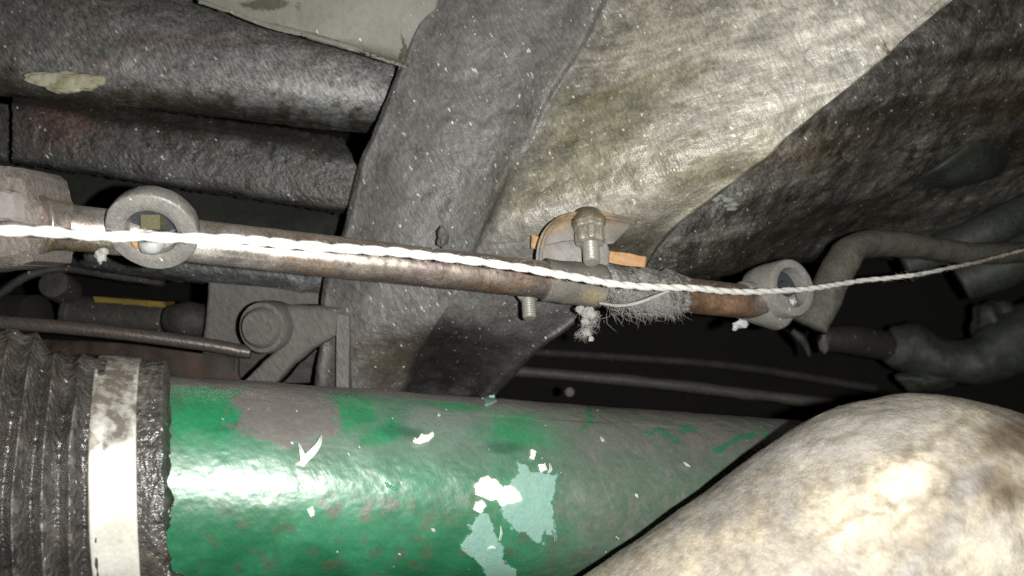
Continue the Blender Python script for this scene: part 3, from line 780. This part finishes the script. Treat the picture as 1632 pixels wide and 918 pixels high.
patch('bare_primer_patch', [(765, 818), (780, 820), (790, 850), (800, 872), (806, 900), (822, 908), (824, 935), (782, 935), (770, 905), (745, 885), (735, 868), (750, 855), (748, 840)], M_teal, jag=7, seed=2, bumpy=.0005, lab='lower teal streak of bare primer running off the bottom')
patch('filler_spot', [(757, 775), (766, 762), (778, 758), (792, 766), (800, 774), (812, 772), (826, 782), (832, 796), (816, 804), (800, 806), (790, 798), (778, 796), (766, 792), (758, 790)], M_filler, off=.0011, jag=3.5, seed=3, bumpy=.001, lab='white filler blob next to the teal patch')
patch('filler_spot', [(758, 802), (770, 798), (776, 808), (768, 818), (756, 812)], M_filler, off=.0009, jag=4, seed=4)
patch('filler_spot', [(846, 716), (854, 718), (852, 732), (844, 730)], M_flake, off=.0009, jag=3, seed=5)
patch('filler_spot', [(858, 740), (868, 738), (872, 748), (862, 752)], M_flake, off=.0009, jag=3, seed=6)
patch('filler_spot', [(660, 696), (674, 694), (690, 686), (694, 694), (682, 702), (668, 706), (658, 704)], M_filler, off=.0012, jag=5, seed=7, bumpy=.001)
patch('filler_spot', [(768, 632), (786, 630), (790, 640), (774, 644)], M_teal, off=.0006, jag=4, seed=8)
patch('filler_spot', [(488, 812), (500, 806), (502, 820), (496, 824)], M_flake, off=.0012, jag=2.5, seed=9)
patch('filler_spot', [(415, 797), (428, 793), (434, 800), (424, 806)], M_flake, off=.0010, jag=2.5, seed=10)
patch('dark_chip', [(612, 766), (622, 772), (634, 780), (630, 784), (616, 776)], M_greenchip, off=.0012, jag=2, seed=11)
def curl(name, line, widths, lift, m, lab=None):
    """a paint flake standing off the pipe along a line of photo points"""
    C = catmull(np.array(line, float), 26); w = lin(np.array(widths, float)[:, None], 26)[:, 0]
    T = np.gradient(C, axis=0); T /= np.linalg.norm(T, axis=1)[:, None]; Nn = np.stack([-T[:, 1], T[:, 0]], 1)
    V = []
    for k, s_ in enumerate(np.linspace(-1, 1, 5)):
        Q = C + Nn * (w * s_)[:, None]
        V.append(on_pipe(Q[:, 0], Q[:, 1], .0006 + lift * (s_ * .5 + .5) ** 1.5))
    V = np.array(V); k_, n_ = V.shape[:2]; idx = np.arange(k_ * n_).reshape(k_, n_)
    q = np.stack([idx[:-1, :-1], idx[1:, :-1], idx[1:, 1:], idx[:-1, 1:]], -1).reshape(-1, 4)
    V = V.reshape(-1, 3); B2 = V + np.array([.0, .0004, 0]); n = len(V)
    per = list(idx[0, :]) + list(idx[1:, -1]) + list(idx[-1, -2::-1]) + list(idx[-2:0:-1, 0])
    Fc = q.tolist() + (q[:, ::-1] + n).tolist() + [[a, b, b + n, a + n] for a, b in zip(per, per[1:] + per[:1])]
    return build(name, np.vstack([V, B2]), Fc, m, pipe, label=lab)
curl('paint_flake', [(512, 694), (508, 708), (497, 722), (486, 732)], [1.5, 4, 6, 6], .004, M_flake, 'curled white paint flake standing up on the green pipe')
curl('paint_flake', [(476, 706), (480, 718), (484, 732), (482, 744)], [1.5, 3, 6, 3], .003, M_flake)
curl('paint_flake', [(470, 740), (480, 738), (490, 736)], [1.5, 3.5, 1.5], .002, M_flake)
curl('paint_flake', [(798, 838), (799, 850), (796, 862)], [1, 2, 1.5], .003, M_flake)
curl('paint_flake', [(776, 876), (784, 872), (790, 874)], [1, 2.5, 1.5], .003, M_flake)
curl('paint_flake', [(876, 738), (878, 748), (874, 754)], [1, 2.5, 1.5], .003, M_flake)
curl('paint_flake', [(880, 846), (886, 856), (884, 864)], [1, 3, 2], .003, M_teal)

rnd = random.Random(4)
for k, (ex, ey, ang) in enumerate([(826, 735, 60), (888, 756, 20), (884, 800, 85), (884, 838, 80), (866, 866, 30), (815, 842, -50), (800, 812, 60), (748, 842, 80), (738, 872, 30), (770, 905, 40), (806, 896, 80), (560, 770, 10), (690, 845, 30), (640, 770, 15), (1015, 790, 60), (960, 700, 50), (700, 660, 20), (1095, 740, 35)]):
    l = rnd.uniform(3, 7); a = math.radians(ang); dx, dy = math.cos(a) * l, math.sin(a) * l
    curl('paint_flake', [(ex - dx, ey - dy), (ex + rnd.uniform(-1, 1), ey + rnd.uniform(-1, 1)), (ex + dx, ey + dy)], [.8, rnd.uniform(1.5, 3), .8], rnd.uniform(.0015, .003), M_teal if k < 11 else M_flake)
# boot -----------------------------------------------------------------
def u_at(px):                                 # axial position (m from PA) seen at picture x on the axis
    k = (px - 816) / F; return (k * PA.y - PA.x) / (pd.x - k * pd.y)
boot = thing('rubber_boot', P(120, 750, .44), 'wrinkled greasy black rubber boot slipped over the left end of the green pipe', 'boot')
b0, b1 = u_at(-190), u_at(277)
L = b1 - b0
def RB(u, th):
    s = u / L
    base = PR + .0075 + .0115 * (1 - smooth(.15, .72, s))
    lip = smooth(.905, .925, s)
    base = base - .0035 * np.exp(-((s - .83) / .06) ** 2) * (s < .93) + lip * .0002
    # folds fan out away from the band
    tt = (th + np.pi) % (2 * np.pi) - np.pi
    tb = tt - 1.3
    ph = (s - .76) * (1 - .10 * tb) + .03 * (fbm(tt * 1.3, s * 2, 0, 2, 91) - .5) - .12 * tb * smooth(.78, .2, s)
    x = ph * 12 + .8 * fbm(tt * .5 + 9, s * 3.5, 5, 2, 92)
    fold = (1 - np.abs((x % 1.0) - .5) * 2) ** 1.5
    amp = .0125 * smooth(.80, .66, s) * (.25 + .75 * smooth(.15, .7, np.abs(tt))) * (.35 + 1.0 * fbm(x * .9, tt * 1.2, 3, 2, 93))
    fold = np.clip(fold, 0, 1)
    r = base + amp * (fold - .4)
    r += lip * .0012 * (fbm(tt * 5, s * 34, 0, 3, 94) - .5) * 2 + .0005 * (fbm(tt * 12, s * 30, 0, 3, 95) - .5) * 2
    r += .0060 * smooth(.85, .3, np.abs(tt)) * smooth(.85, .75, s) * (fbm(tt * 3, s * 7, 0, 2, 96) - .45) * 2
    r -= smooth(.975, 1.0, s) * .0060
    return r
C0 = PA + pd * b0; C1 = PA + pd * b1
V, Fc = cylgrid(C0, C1, 420, 380, RB)
hh = (V - np.array(C0)); ss = (hh @ pD) / L; hh = hh[:, 2] - (hh @ pD) * pD[2]
V = V - pD[None, :] * (.14 * hh * smooth(.35, .72, ss))[:, None]
# uneven lip
ax_t = (V - np.array(C0)) @ pD
sel = ax_t > L * .94
V[sel] += pD[None, :] * ((fbm(V[sel][:, 2] * 130, V[sel][:, 1] * 130, 0, 3, 97) - .5) * .010 * ((ax_t[sel] - L * .94) / (L * .06)))[:, None]
def c_boot(px, py, V):
    c = np.tile(np.array([.052, .049, .046]), (len(px), 1))
    n1 = NZ(px, py, .02, 0, 98)
    c = mixc(c, (.095, .075, .055), smooth(.5, .7, n1) * .5)
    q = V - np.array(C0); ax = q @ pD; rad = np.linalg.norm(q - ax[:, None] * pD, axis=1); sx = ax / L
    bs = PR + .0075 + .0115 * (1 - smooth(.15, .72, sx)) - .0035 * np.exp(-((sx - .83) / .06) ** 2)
    c = mixc(c, (.19, .18, .165), smooth(-.0005, .0045, rad - bs) * smooth(.40, .62, NZ(px, py, .09, 2, 111)) * .7)  # fold crests painted paler to stand in for wet glints
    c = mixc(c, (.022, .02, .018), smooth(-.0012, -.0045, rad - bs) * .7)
    d = .08 + .34 * smooth(660, 570, py) + .25 * (NZ(px, py, .03, 4, 99) - .5)
    return c, d
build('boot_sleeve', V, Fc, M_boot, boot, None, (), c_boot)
band = thing('clamp_band', P(190, 750, .43), 'flat pale steel band clamping the rubber boot onto the green pipe', 'clamp band')
w0, w1 = u_at(163) - b0, u_at(229) - b0
def band_r(u, th): return RB(w0 + .5 * (w1 - w0) + 0 * u, th) * 0 + PR + .0066
ns = 200; prof = [(0, 0), (0, .0009), (.0006, .0014), (.5 * (w1 - w0), .0016), ((w1 - w0) - .0006, .0014), ((w1 - w0), .0009), ((w1 - w0), 0)]
Cb = C0 + pd * w0
def c_band(px, py, V):
    n = len(px); c = np.tile(np.array([.66, .65, .59]), (n, 1))
    c = mixc(c, (.5, .46, .36), ell(px, py, 195, 835, 30, 30, .7) * .35)
    d = smooth(728, 690, py + (px - 195) * .45) * .78 - .25 * seg(px, py, [(166, 650), (160, 720)], 10) - .35 * seg(px, py, [(236, 590), (232, 640), (228, 700)], 9, .8) 
    d = np.maximum(d, ell(px, py, 190, 862, 9, 8, .6) * .25) + ell(px, py, 200, 830, 30, 14, .7) * .3
    return c, d
pr = [(PR + .0066 + b, a) for a, b in prof]
fine = []
for (r0, h0), (r1, h1) in zip(pr[:-1], pr[1:]):
    k = 10 if abs(h1 - h0) > .004 else 2
    for i in range(k): fine.append((r0 + (r1 - r0) * i / k, h0 + (h1 - h0) * i / k))
fine += [pr[-1], (PR + .004, w1 - w0), (PR + .004, 0)]
V, Fc = lathe(Cb, pd, fine, 420, closed=True)
V = V - pD[None, :] * (.14 * (V[:, 2] - Cb.z))[:, None]
build('band_strap', V, Fc, M_band, band, None, [(.0008, 22, 3)], c_band)

# ------------------------------------------------------------------ cream elbow
elb = thing('elbow_pipe', P(1450, 850, .42), 'thick cream coloured elbow pipe with brown stains at the bottom right corner', 'pipe')
ep = [P(820, 1288, .400), P(902, 1229, .402), P(1023, 1142, .404), P(1145, 1055, .406), P(1268, 967, .409), P(1350, 909, .411), P(1412, 866, .413), P(1462, 846, .418), P(1520, 850, .425), P(1600, 862, .44), P(1740, 884, .47), P(1950, 925, .52)]
V, Fc = sweep(ep, .0675, 460, 300, True)
def c_cream(px, py, V):
    n = len(px)
    c = np.tile(np.array([.47, .42, .345]), (n, 1))
    a = NZ(px, py, .009, 0, 101); b = NZ(px, py, .02, 3, 102)
    c = mixc(c, (.37, .345, .32), smooth(.42, .62, a) * .85)
    c = mixc(c, (.62, .54, .40), smooth(.5, .7, b) * .6)
    c = mixc(c, (.24, .215, .19), smooth(.52, .66, NZ(px, py, .11, 4, 106)) * .4)
    c = mixc(c, (.22, .17, .11), smooth(.56, .70, NZ(px, py, .035, 14, 107)) * .35)
    c = c * (.70 + .36 * (NZ(px, py, .3, 4, 108) - .5))[:, None]
    c = mixc(c, (.27, .24, .21), smooth(.52, .66, NZ(px, py, .045, 7, 104)) * smooth(.45, .6, NZ(px, py, .007, 2, 105)) * .6)
    c = mixc(c, (.36, .34, .32), ell(px, py, 1330, 700, 170, 45, .8, -12) * .7)
    c = mixc(c, (.80, .72, .56), ell(px, py, 1440, 760, 45, 28, .8, -20) * .6 + ell(px, py, 1380, 820, 60, 40, .8) * .4 + ell(px, py, 1600, 880, 60, 50, .9) * .35)
    for ln, w in (([(1395, 756), (1420, 735), (1460, 728), (1510, 745), (1525, 765), (1480, 800), (1420, 850)], 5), ([(1290, 705), (1350, 695), (1370, 690)], 5), ([(1200, 760), (1240, 748)], 8), ([(1280, 880), (1350, 830), (1400, 815)], 5), ([(1440, 720), (1500, 695), (1540, 670)], 9), ([(1540, 735), (1600, 710), (1640, 700)], 10), ([(1400, 795), (1430, 815)], 8)):
        c = mixc(c, (.17, .13, .085), seg(px, py, ln, w * .8, .95) * .55)
    c = mixc(c, (.10, .07, .04), ell(px, py, 1620, 690, 55, 26, .8) * .9 + ell(px, py, 1590, 770, 26, 38, .9, -20) * .6 + ell(px, py, 1470, 865, 30, 22, .7) * .4 + ell(px, py, 1620, 790, 25, 20, .6) * .6)
    d = .13 + .30 * smooth(.5, .75, NZ(px, py, .014, 8, 103)) + .35 * smooth(1560, 1640, px) * smooth(760, 650, py)
    return c, d
build('elbow_wall', V, Fc, M_cream, elb, None, [(.0016, 16, 6), (.0007, 60, 7), (.0003, 300, 8)], c_cream)
build('weld_bead', *lump(P(1340, 655, .44), .0036, 12, 12, (1.2, .8, .7), .25), M_eye, elb)

# ------------------------------------------------------------------ right side background
lev = thing('bent_lever', P(1400, 390, .68), 'dull brown bent lever leading right from the right-hand eye of the link rod', 'lever')
build('lever_bar', *sweep([P(1290, 520, .665), P(1315, 470, .668), P(1338, 425, .675), P(1360, 396, .685), P(1400, 388, .70), P(1470, 394, .72), P(1560, 404, .75), P(1680, 400, .80)], [.0165, .0160, .0155, .0150, .0135, .012, .0115, .012], 110, 36, squash=.8), M_lever, lev, None, [(.0015, 50, 2), (.0006, 250, 3)])
hz = []
s = build('rubber_hose', *sweep([P(1440, 425, .86), P(1520, 392, .85), P(1590, 360, .84), P(1700, 305, .84)], [.0175, .0175, .018, .018], 60, 28), M_green_dk, None, None, [(.001, 60, 2)])
tag(s, 'upper dark hose rising to the right edge above the end of the cord', 'hose', 'dark hoses at the right edge')
s = build('rubber_hose', *sweep([P(1530, 452, .88), P(1580, 430, .87), P(1640, 400, .86), P(1720, 360, .86)], [.020, .024, .024, .022], 50, 28), M_green_dk, None, None, [(.0015, 50, 3)])
tag(s, 'thicker dark hose at the right edge directly behind the end of the cord', 'hose', 'dark hoses at the right edge')
lobe = surf('cast_lobe', [[(1425, 296, .90), (1480, 248, .86), (1545, 196, .86), (1590, 178, .90)], [(1440, 298, .80), (1490, 262, .765), (1555, 215, .765), (1606, 205, .80)],
                          [(1465, 302, .80), (1510, 276, .765), (1565, 246, .765), (1612, 240, .80)], [(1490, 304, .82), (1525, 296, .79), (1570, 284, .79), (1600, 275, .82)], [(1480, 306, .90), (1525, 302, .88), (1570, 292, .88), (1600, 285, .90)]],
            80, 60, .004, M_green_dk, rough=[(.002, 40, 3)])
tag(lobe, 'grey rounded cast lobe on the dark housing face near the right edge', 'casting')
kn = thing('steering_knuckle', P(1520, 560, .95), 'dark greenish knobbly knuckle casting in the shadow above the cream elbow', 'knuckle')
build('knuckle_body', *sweep([P(1412, 545, .97), P(1450, 556, .96), P(1500, 572, .95), P(1560, 575, .94), P(1620, 545, .94), P(1720, 515, .95)], [.020, .028, .024, .026, .036, .044], 70, 36), M_green_dk, kn, None, [(.006, 26, 4), (.002, 90, 5)])
build('knuckle_boss', *lathe(P(1428, 555, .95), (-.6, -.8, .1), [(.017, -.02), (.0185, .004), (.012, .008), (0, .009)], 30), M_green_dk, kn, None, [(.001, 80, 3)])
build('knuckle_ear', *lump(P(1585, 520, .95), .026, 22, 18, (.9, .8, 1.1), .3), M_green_dk, kn)
build('knuckle_ear', *lump(P(1475, 603, .95), .022, 25, 18, (1.3, .8, .6), .3), M_green_dk, kn)
s = build('stub_axle', *sweep([P(1310, 540, .93), P(1360, 542, .94), P(1420, 552, .96)], [.013, .0165, .017], 24, 28), M_dk, None, None, [(.001, 60, 3)])
tag(s, 'dim stub shaft running into the dark knuckle casting', 'shaft')
s = build('stub_end', *lump(P(1313, 546, .91), .0085, 31, 12, (.6, .6, 1.3), .3), M_grey)
tag(s, 'small pale clip at the left end of the dim stub shaft', 'clip')
s = build('hanging_clip', *sweep([P(1262, 527, .80), P(1275, 538, .80), P(1285, 552, .80), P(1290, 568, .80)], [.003, .0045, .003, .0015], 20, 10), M_dk)
tag(s, 'thin bent clip hanging in the dark just below the right eye of the rod', 'clip')
s = build('brake_pipe', *sweep([P(780, 588, 1.0), P(1000, 606, 1.0), P(1180, 626, 1.0), P(1330, 645, 1.0)], .0068, 60, 14), mat('dull_pipe', col=(.10, .092, .08), rough=.5, bump=.6, streak=.3), None, None, [(.002, 30, 3)])
tag(s, 'thin dusty brake pipe just above the top edge of the green pipe', 'brake pipe')
s = build('fuel_pipe', *sweep([P(830, 560, 1.1), P(1000, 570, 1.1), P(1180, 585, 1.1), P(1400, 620, 1.1)], .006, 60, 14), M_dk)
tag(s, 'dark upper pipe in the gap beyond the thin dusty brake pipe', 'fuel pipe')
s = build('round_plug', *lathe(P(908, 625, .80), (0, -1, .15), [(.0045, -.01), (.0046, .0), (.003, .002), (0, .0025)], 24), M_grey)
tag(s, 'tiny round grey plug in the dark gap just above the green pipe', 'plug')

# ------------------------------------------------------------------ lint, dirt and crumbs
def c_none(px, py, V): return np.tile(np.array([.2, .2, .2]), (len(px), 1)), np.zeros(len(px))
def fibres(n, fn, length, r, seed):
    rnd = random.Random(seed); V = []; Fc = []
    for i in range(n):
        p, dv = fn(rnd); l = length * rnd.uniform(.3, 1.0) ** 1.5 * 1.6
        a = Vector(p); m = a + dv * l * .5 + Vector([rnd.gauss(0, l * .22) for _ in range(3)]); b = a + dv * l + Vector([rnd.gauss(0, l * .22) for _ in range(3)])
        s1 = dv.cross(Vector((0, 1, 0.1))).normalized(); s2 = dv.cross(s1).normalized(); k = len(V)
        for q, rr in ((a, r), (m, r * .8), (b, r * .2)):
            for t in range(3):
                an = 2 * math.pi * t / 3; V.append(q + (s1 * math.cos(an) + s2 * math.sin(an)) * rr)
        for t in range(3):
            u = (t + 1) % 3
            Fc += [[k + t, k + u, k + 3 + u, k + 3 + t], [k + 3 + t, k + 3 + u, k + 6 + u, k + 6 + t]]
    return np.array([tuple(v) for v in V]), Fc
def f_main(r):
    px = r.choice((985, 1005, 1022, 1036, 1048, 1068)) + r.gauss(0, 9); py = 474 + (px - 1028) * .05 + r.gauss(-2, 15)
    if py > 500: py = 500
    c = rodpt(px); d = c.y - RR - r.uniform(0, .006)
    ang = math.radians(r.gauss(-55, 40)); return P(px, py, d), Vector((math.cos(ang), -.25 + r.gauss(0, .2), math.sin(ang))).normalized()
lint = thing('lint_clump', rodpt(1030), 'shaggy grey clump of greasy lint wrapped round the rod right of the domed clamp', 'lint clump')
o = build('lint_fibres', *fibres(1300, f_main, .0065, .00016, 3), M_fluff, lint); o['kind'] = 'stuff'
V, Fc = sweep([rodpt(962), rodpt(990), rodpt(1030), rodpt(1070), rodpt(1090)], [.0130, .0150, .0168, .0155, .0128], 60, 44)
def c_lint(px, py, V):
    c = np.tile(np.array([.16, .155, .145]), (len(px), 1)); c = mixc(c, (.32, .31, .29), smooth(.45, .65, NZ(px, py, .05, 0, 5))); return c, .15
build('lint_core', V, Fc, mat('lint_base', attr=True, rough=.55, bump=1.0, bdist=.002, streak=.6, speck=1.2, coat=.3), lint, None, [(.003, 90, 3), (.0015, 300, 4)], c_lint)
s = build('tag_wire', *sweep([P(955, 483, .560), P(985, 487, .553), P(1015, 483, .548), P(1050, 470, .548), P(1070, 462, .55)], [.0009, .0011, .0012, .0012, .0009], 40, 10), M_fluff)
tag(s, 'thin pale wire curving under the cord across the lint clump', 'wire')
def f_hang(r):
    t = r.random(); px = 936 + 8 * math.sin(t * 5) + r.gauss(0, 7 * (1 - .3 * t)); py = 492 + 44 * t
    ang = math.radians(r.gauss(-60, 50)); return P(px, py, .575), Vector((math.cos(ang), r.gauss(0, .3), math.sin(ang))).normalized()
s = thing('hanging_fluff', P(936, 495, .575), 'ragged tuft of grey fluff dangling below the clamp saddle', 'fluff')
o = build('fluff_fibres', *fibres(260, f_hang, .0042, .00016, 5), M_fluff, s); o['kind'] = 'stuff'
build('fluff_body', *join(*[lump(P(x, y, .577), r, i + 40, 10, (1.1, .7, 1), .5) for i, (x, y, r) in enumerate([(925, 493, .0028), (938, 500, .0040), (932, 512, .0026), (936, 530, .0030), (942, 540, .0018)])]), M_fluff, s)
s = build('grease_drip', *join(lump(P(1181, 516, .60), .0040, 51, 12, (1.3, .7, .8), .4), lump(P(1172, 522, .60), .0022, 52, 10, (1, .7, 1), .4)), M_white)
tag(s, 'small whitish grease drip under the rod just left of the right eye', 'grease drip')
s = build('dirt_drip', *join(lump(P(160, 408, .455), .0030, 53, 12, (1, .7, 1.2), .5), lump(P(166, 400, .455), .0022, 54, 10)), M_fluff)
tag(s, 'little pale dirt blob hanging below the rod beside the left eye', 'dirt blob')
s = build('dirt_lump', *lump(P(706, 377, .602), .0058, 55, 16, (.7, .8, 1.2), .45), M_grey)
tag(s, 'dark dirt lump stuck on the crossmember just above the middle of the rod', 'dirt lump')
s = build('grease_crumbs', *join(*[lump(P(x, y, .66), r, 60 + i, 8, (1.3, .8, .7), .5) for i, (x, y, r) in enumerate([(1142, 318, .003), (1150, 312, .003), (1160, 318, .0042), (1168, 324, .0034), (1165, 332, .003), (1178, 308, .0026), (1190, 302, .0022), (1158, 328, .002)])]), mat('pale_crumbs', col=(.30, .31, .28), rough=.5, bump=.6))
tag(s, 'cluster of pale grease crumbs on the dark housing beside the bright crossmember edge', 'crumbs')
s = build('sealant_smear', *join(*[lump(P(x, y, .654), r, 70 + i, 14, (1.9, .45, .75), .35) for i, (x, y, r) in enumerate([(60, 124, .0060), (82, 127, .0080), (106, 131, .0095), (128, 131, .0085), (143, 129, .0060), (100, 138, .007)])]), M_sealant)
tag(s, 'pale yellowish smear of sealant on the upper beam near the left edge', 'sealant smear')

# ------------------------------------------------------------------ white twisted cord
cp = [(-140, 369, .325), (0, 368, .335), (120, 372, .345), (240, 376, .355), (380, 382, .37), (520, 394, .39), (660, 405, .41), (760, 417, .43), (860, 433, .45), (950, 449, .475), (1050, 458, .505), (1150, 463, .54), (1240, 465, .575),
      (1300, 459, .60), (1380, 447, .635), (1460, 438, .655), (1520, 426, .675), (1580, 411, .69), (1640, 397, .70), (1760, 365, .72)]
Cc = np.array([tuple(P(*p)) for p in cp]); NL = 1500
C = catmull(Cc, NL)
C[:, 2] += .0011 * (fbm(C[:, 0] * 26, 0 * C[:, 0], 2, 3, 12) - .5) * 2; C[:, 1] += .001 * (fbm(C[:, 0] * 30, 0 * C[:, 0], 6, 3, 13) - .5) * 2
Lc = np.concatenate([[0], np.cumsum(np.linalg.norm(np.diff(C, axis=0), axis=1))])
T, U, Bn = frames(C)
cord = thing('twisted_cord', P(700, 411, .415), 'bright white twisted cord stretched across the whole picture in front of the rod', 'cord')
def c_cord(px, py, V):
    c = np.tile(np.array([.80, .79, .74]), (len(px), 1))
    c = mixc(c, (.30, .27, .21), smooth(1440, 1560, px) * .85)
    d = .0 + smooth(1420, 1560, px) * .5 + .35 * smooth(.6, .8, NZ(px, py, .03, 2, 5)) * (px > 1250)
    return c, d
pit = .027
for k in range(2):
    ph = 2 * np.pi * Lc / pit * (1 + .0) + k * np.pi + 4.5 * (fbm(Lc * 14, 0 * Lc, 0, 3, 7) - .5)
    tot = np.interp(to_px(C)[0], [0, 500, 900, 1100, 1300, 1500, 1640], [.0024, .0024, .0024, .0023, .0021, .0017, .0014])
    ro = .27 * tot[:, None]
    Ck = C + (np.cos(ph)[:, None] * U + np.sin(ph)[:, None] * Bn) * ro
    rr = .73 * tot * (1 + .16 * (2 * fbm(Lc * 90, 0 * Lc + k * 7, 0, 3, 8) - 1))
    T2 = np.gradient(Ck, axis=0); T2 /= np.linalg.norm(T2, axis=1)[:, None]
    _, U2, B2 = frames(Ck); th = np.linspace(0, 2 * np.pi, 16, endpoint=False)
    V = Ck[:, None, :] + rr[:, None, None] * (np.cos(th)[None, :, None] * U2[:, None, :] + np.sin(th)[None, :, None] * B2[:, None, :])
    idx = np.arange(NL * 16).reshape(NL, 16); j2 = np.roll(idx, -1, 1)
    q = np.stack([idx[:-1], j2[:-1], j2[1:], idx[1:]], -1).reshape(-1, 4).tolist() + [list(idx[0, ::-1]), list(idx[-1])]
    build('cord_strand', V.reshape(-1, 3), q, M_rope, cord, None, [(.00022, 420, 3)], c_cord)
def f_cord(r):
    i = r.randrange(100, NL - 60); a = r.uniform(0, 6.28); ra = .0018
    ra = tot[i]
    p = C[i] + (math.cos(a) * U[i] + math.sin(a) * Bn[i]) * ra
    dv = Vector(T[i]) * r.choice((-1, 1)) + Vector(U[i]) * math.cos(a) * .5 + Vector(Bn[i]) * math.sin(a) * .5
    return p, dv.normalized()
o = build('stray_fibres', *fibres(500, f_cord, .0028, .00006, 9), M_rope, cord, None, (), c_cord); o['kind'] = 'stuff'
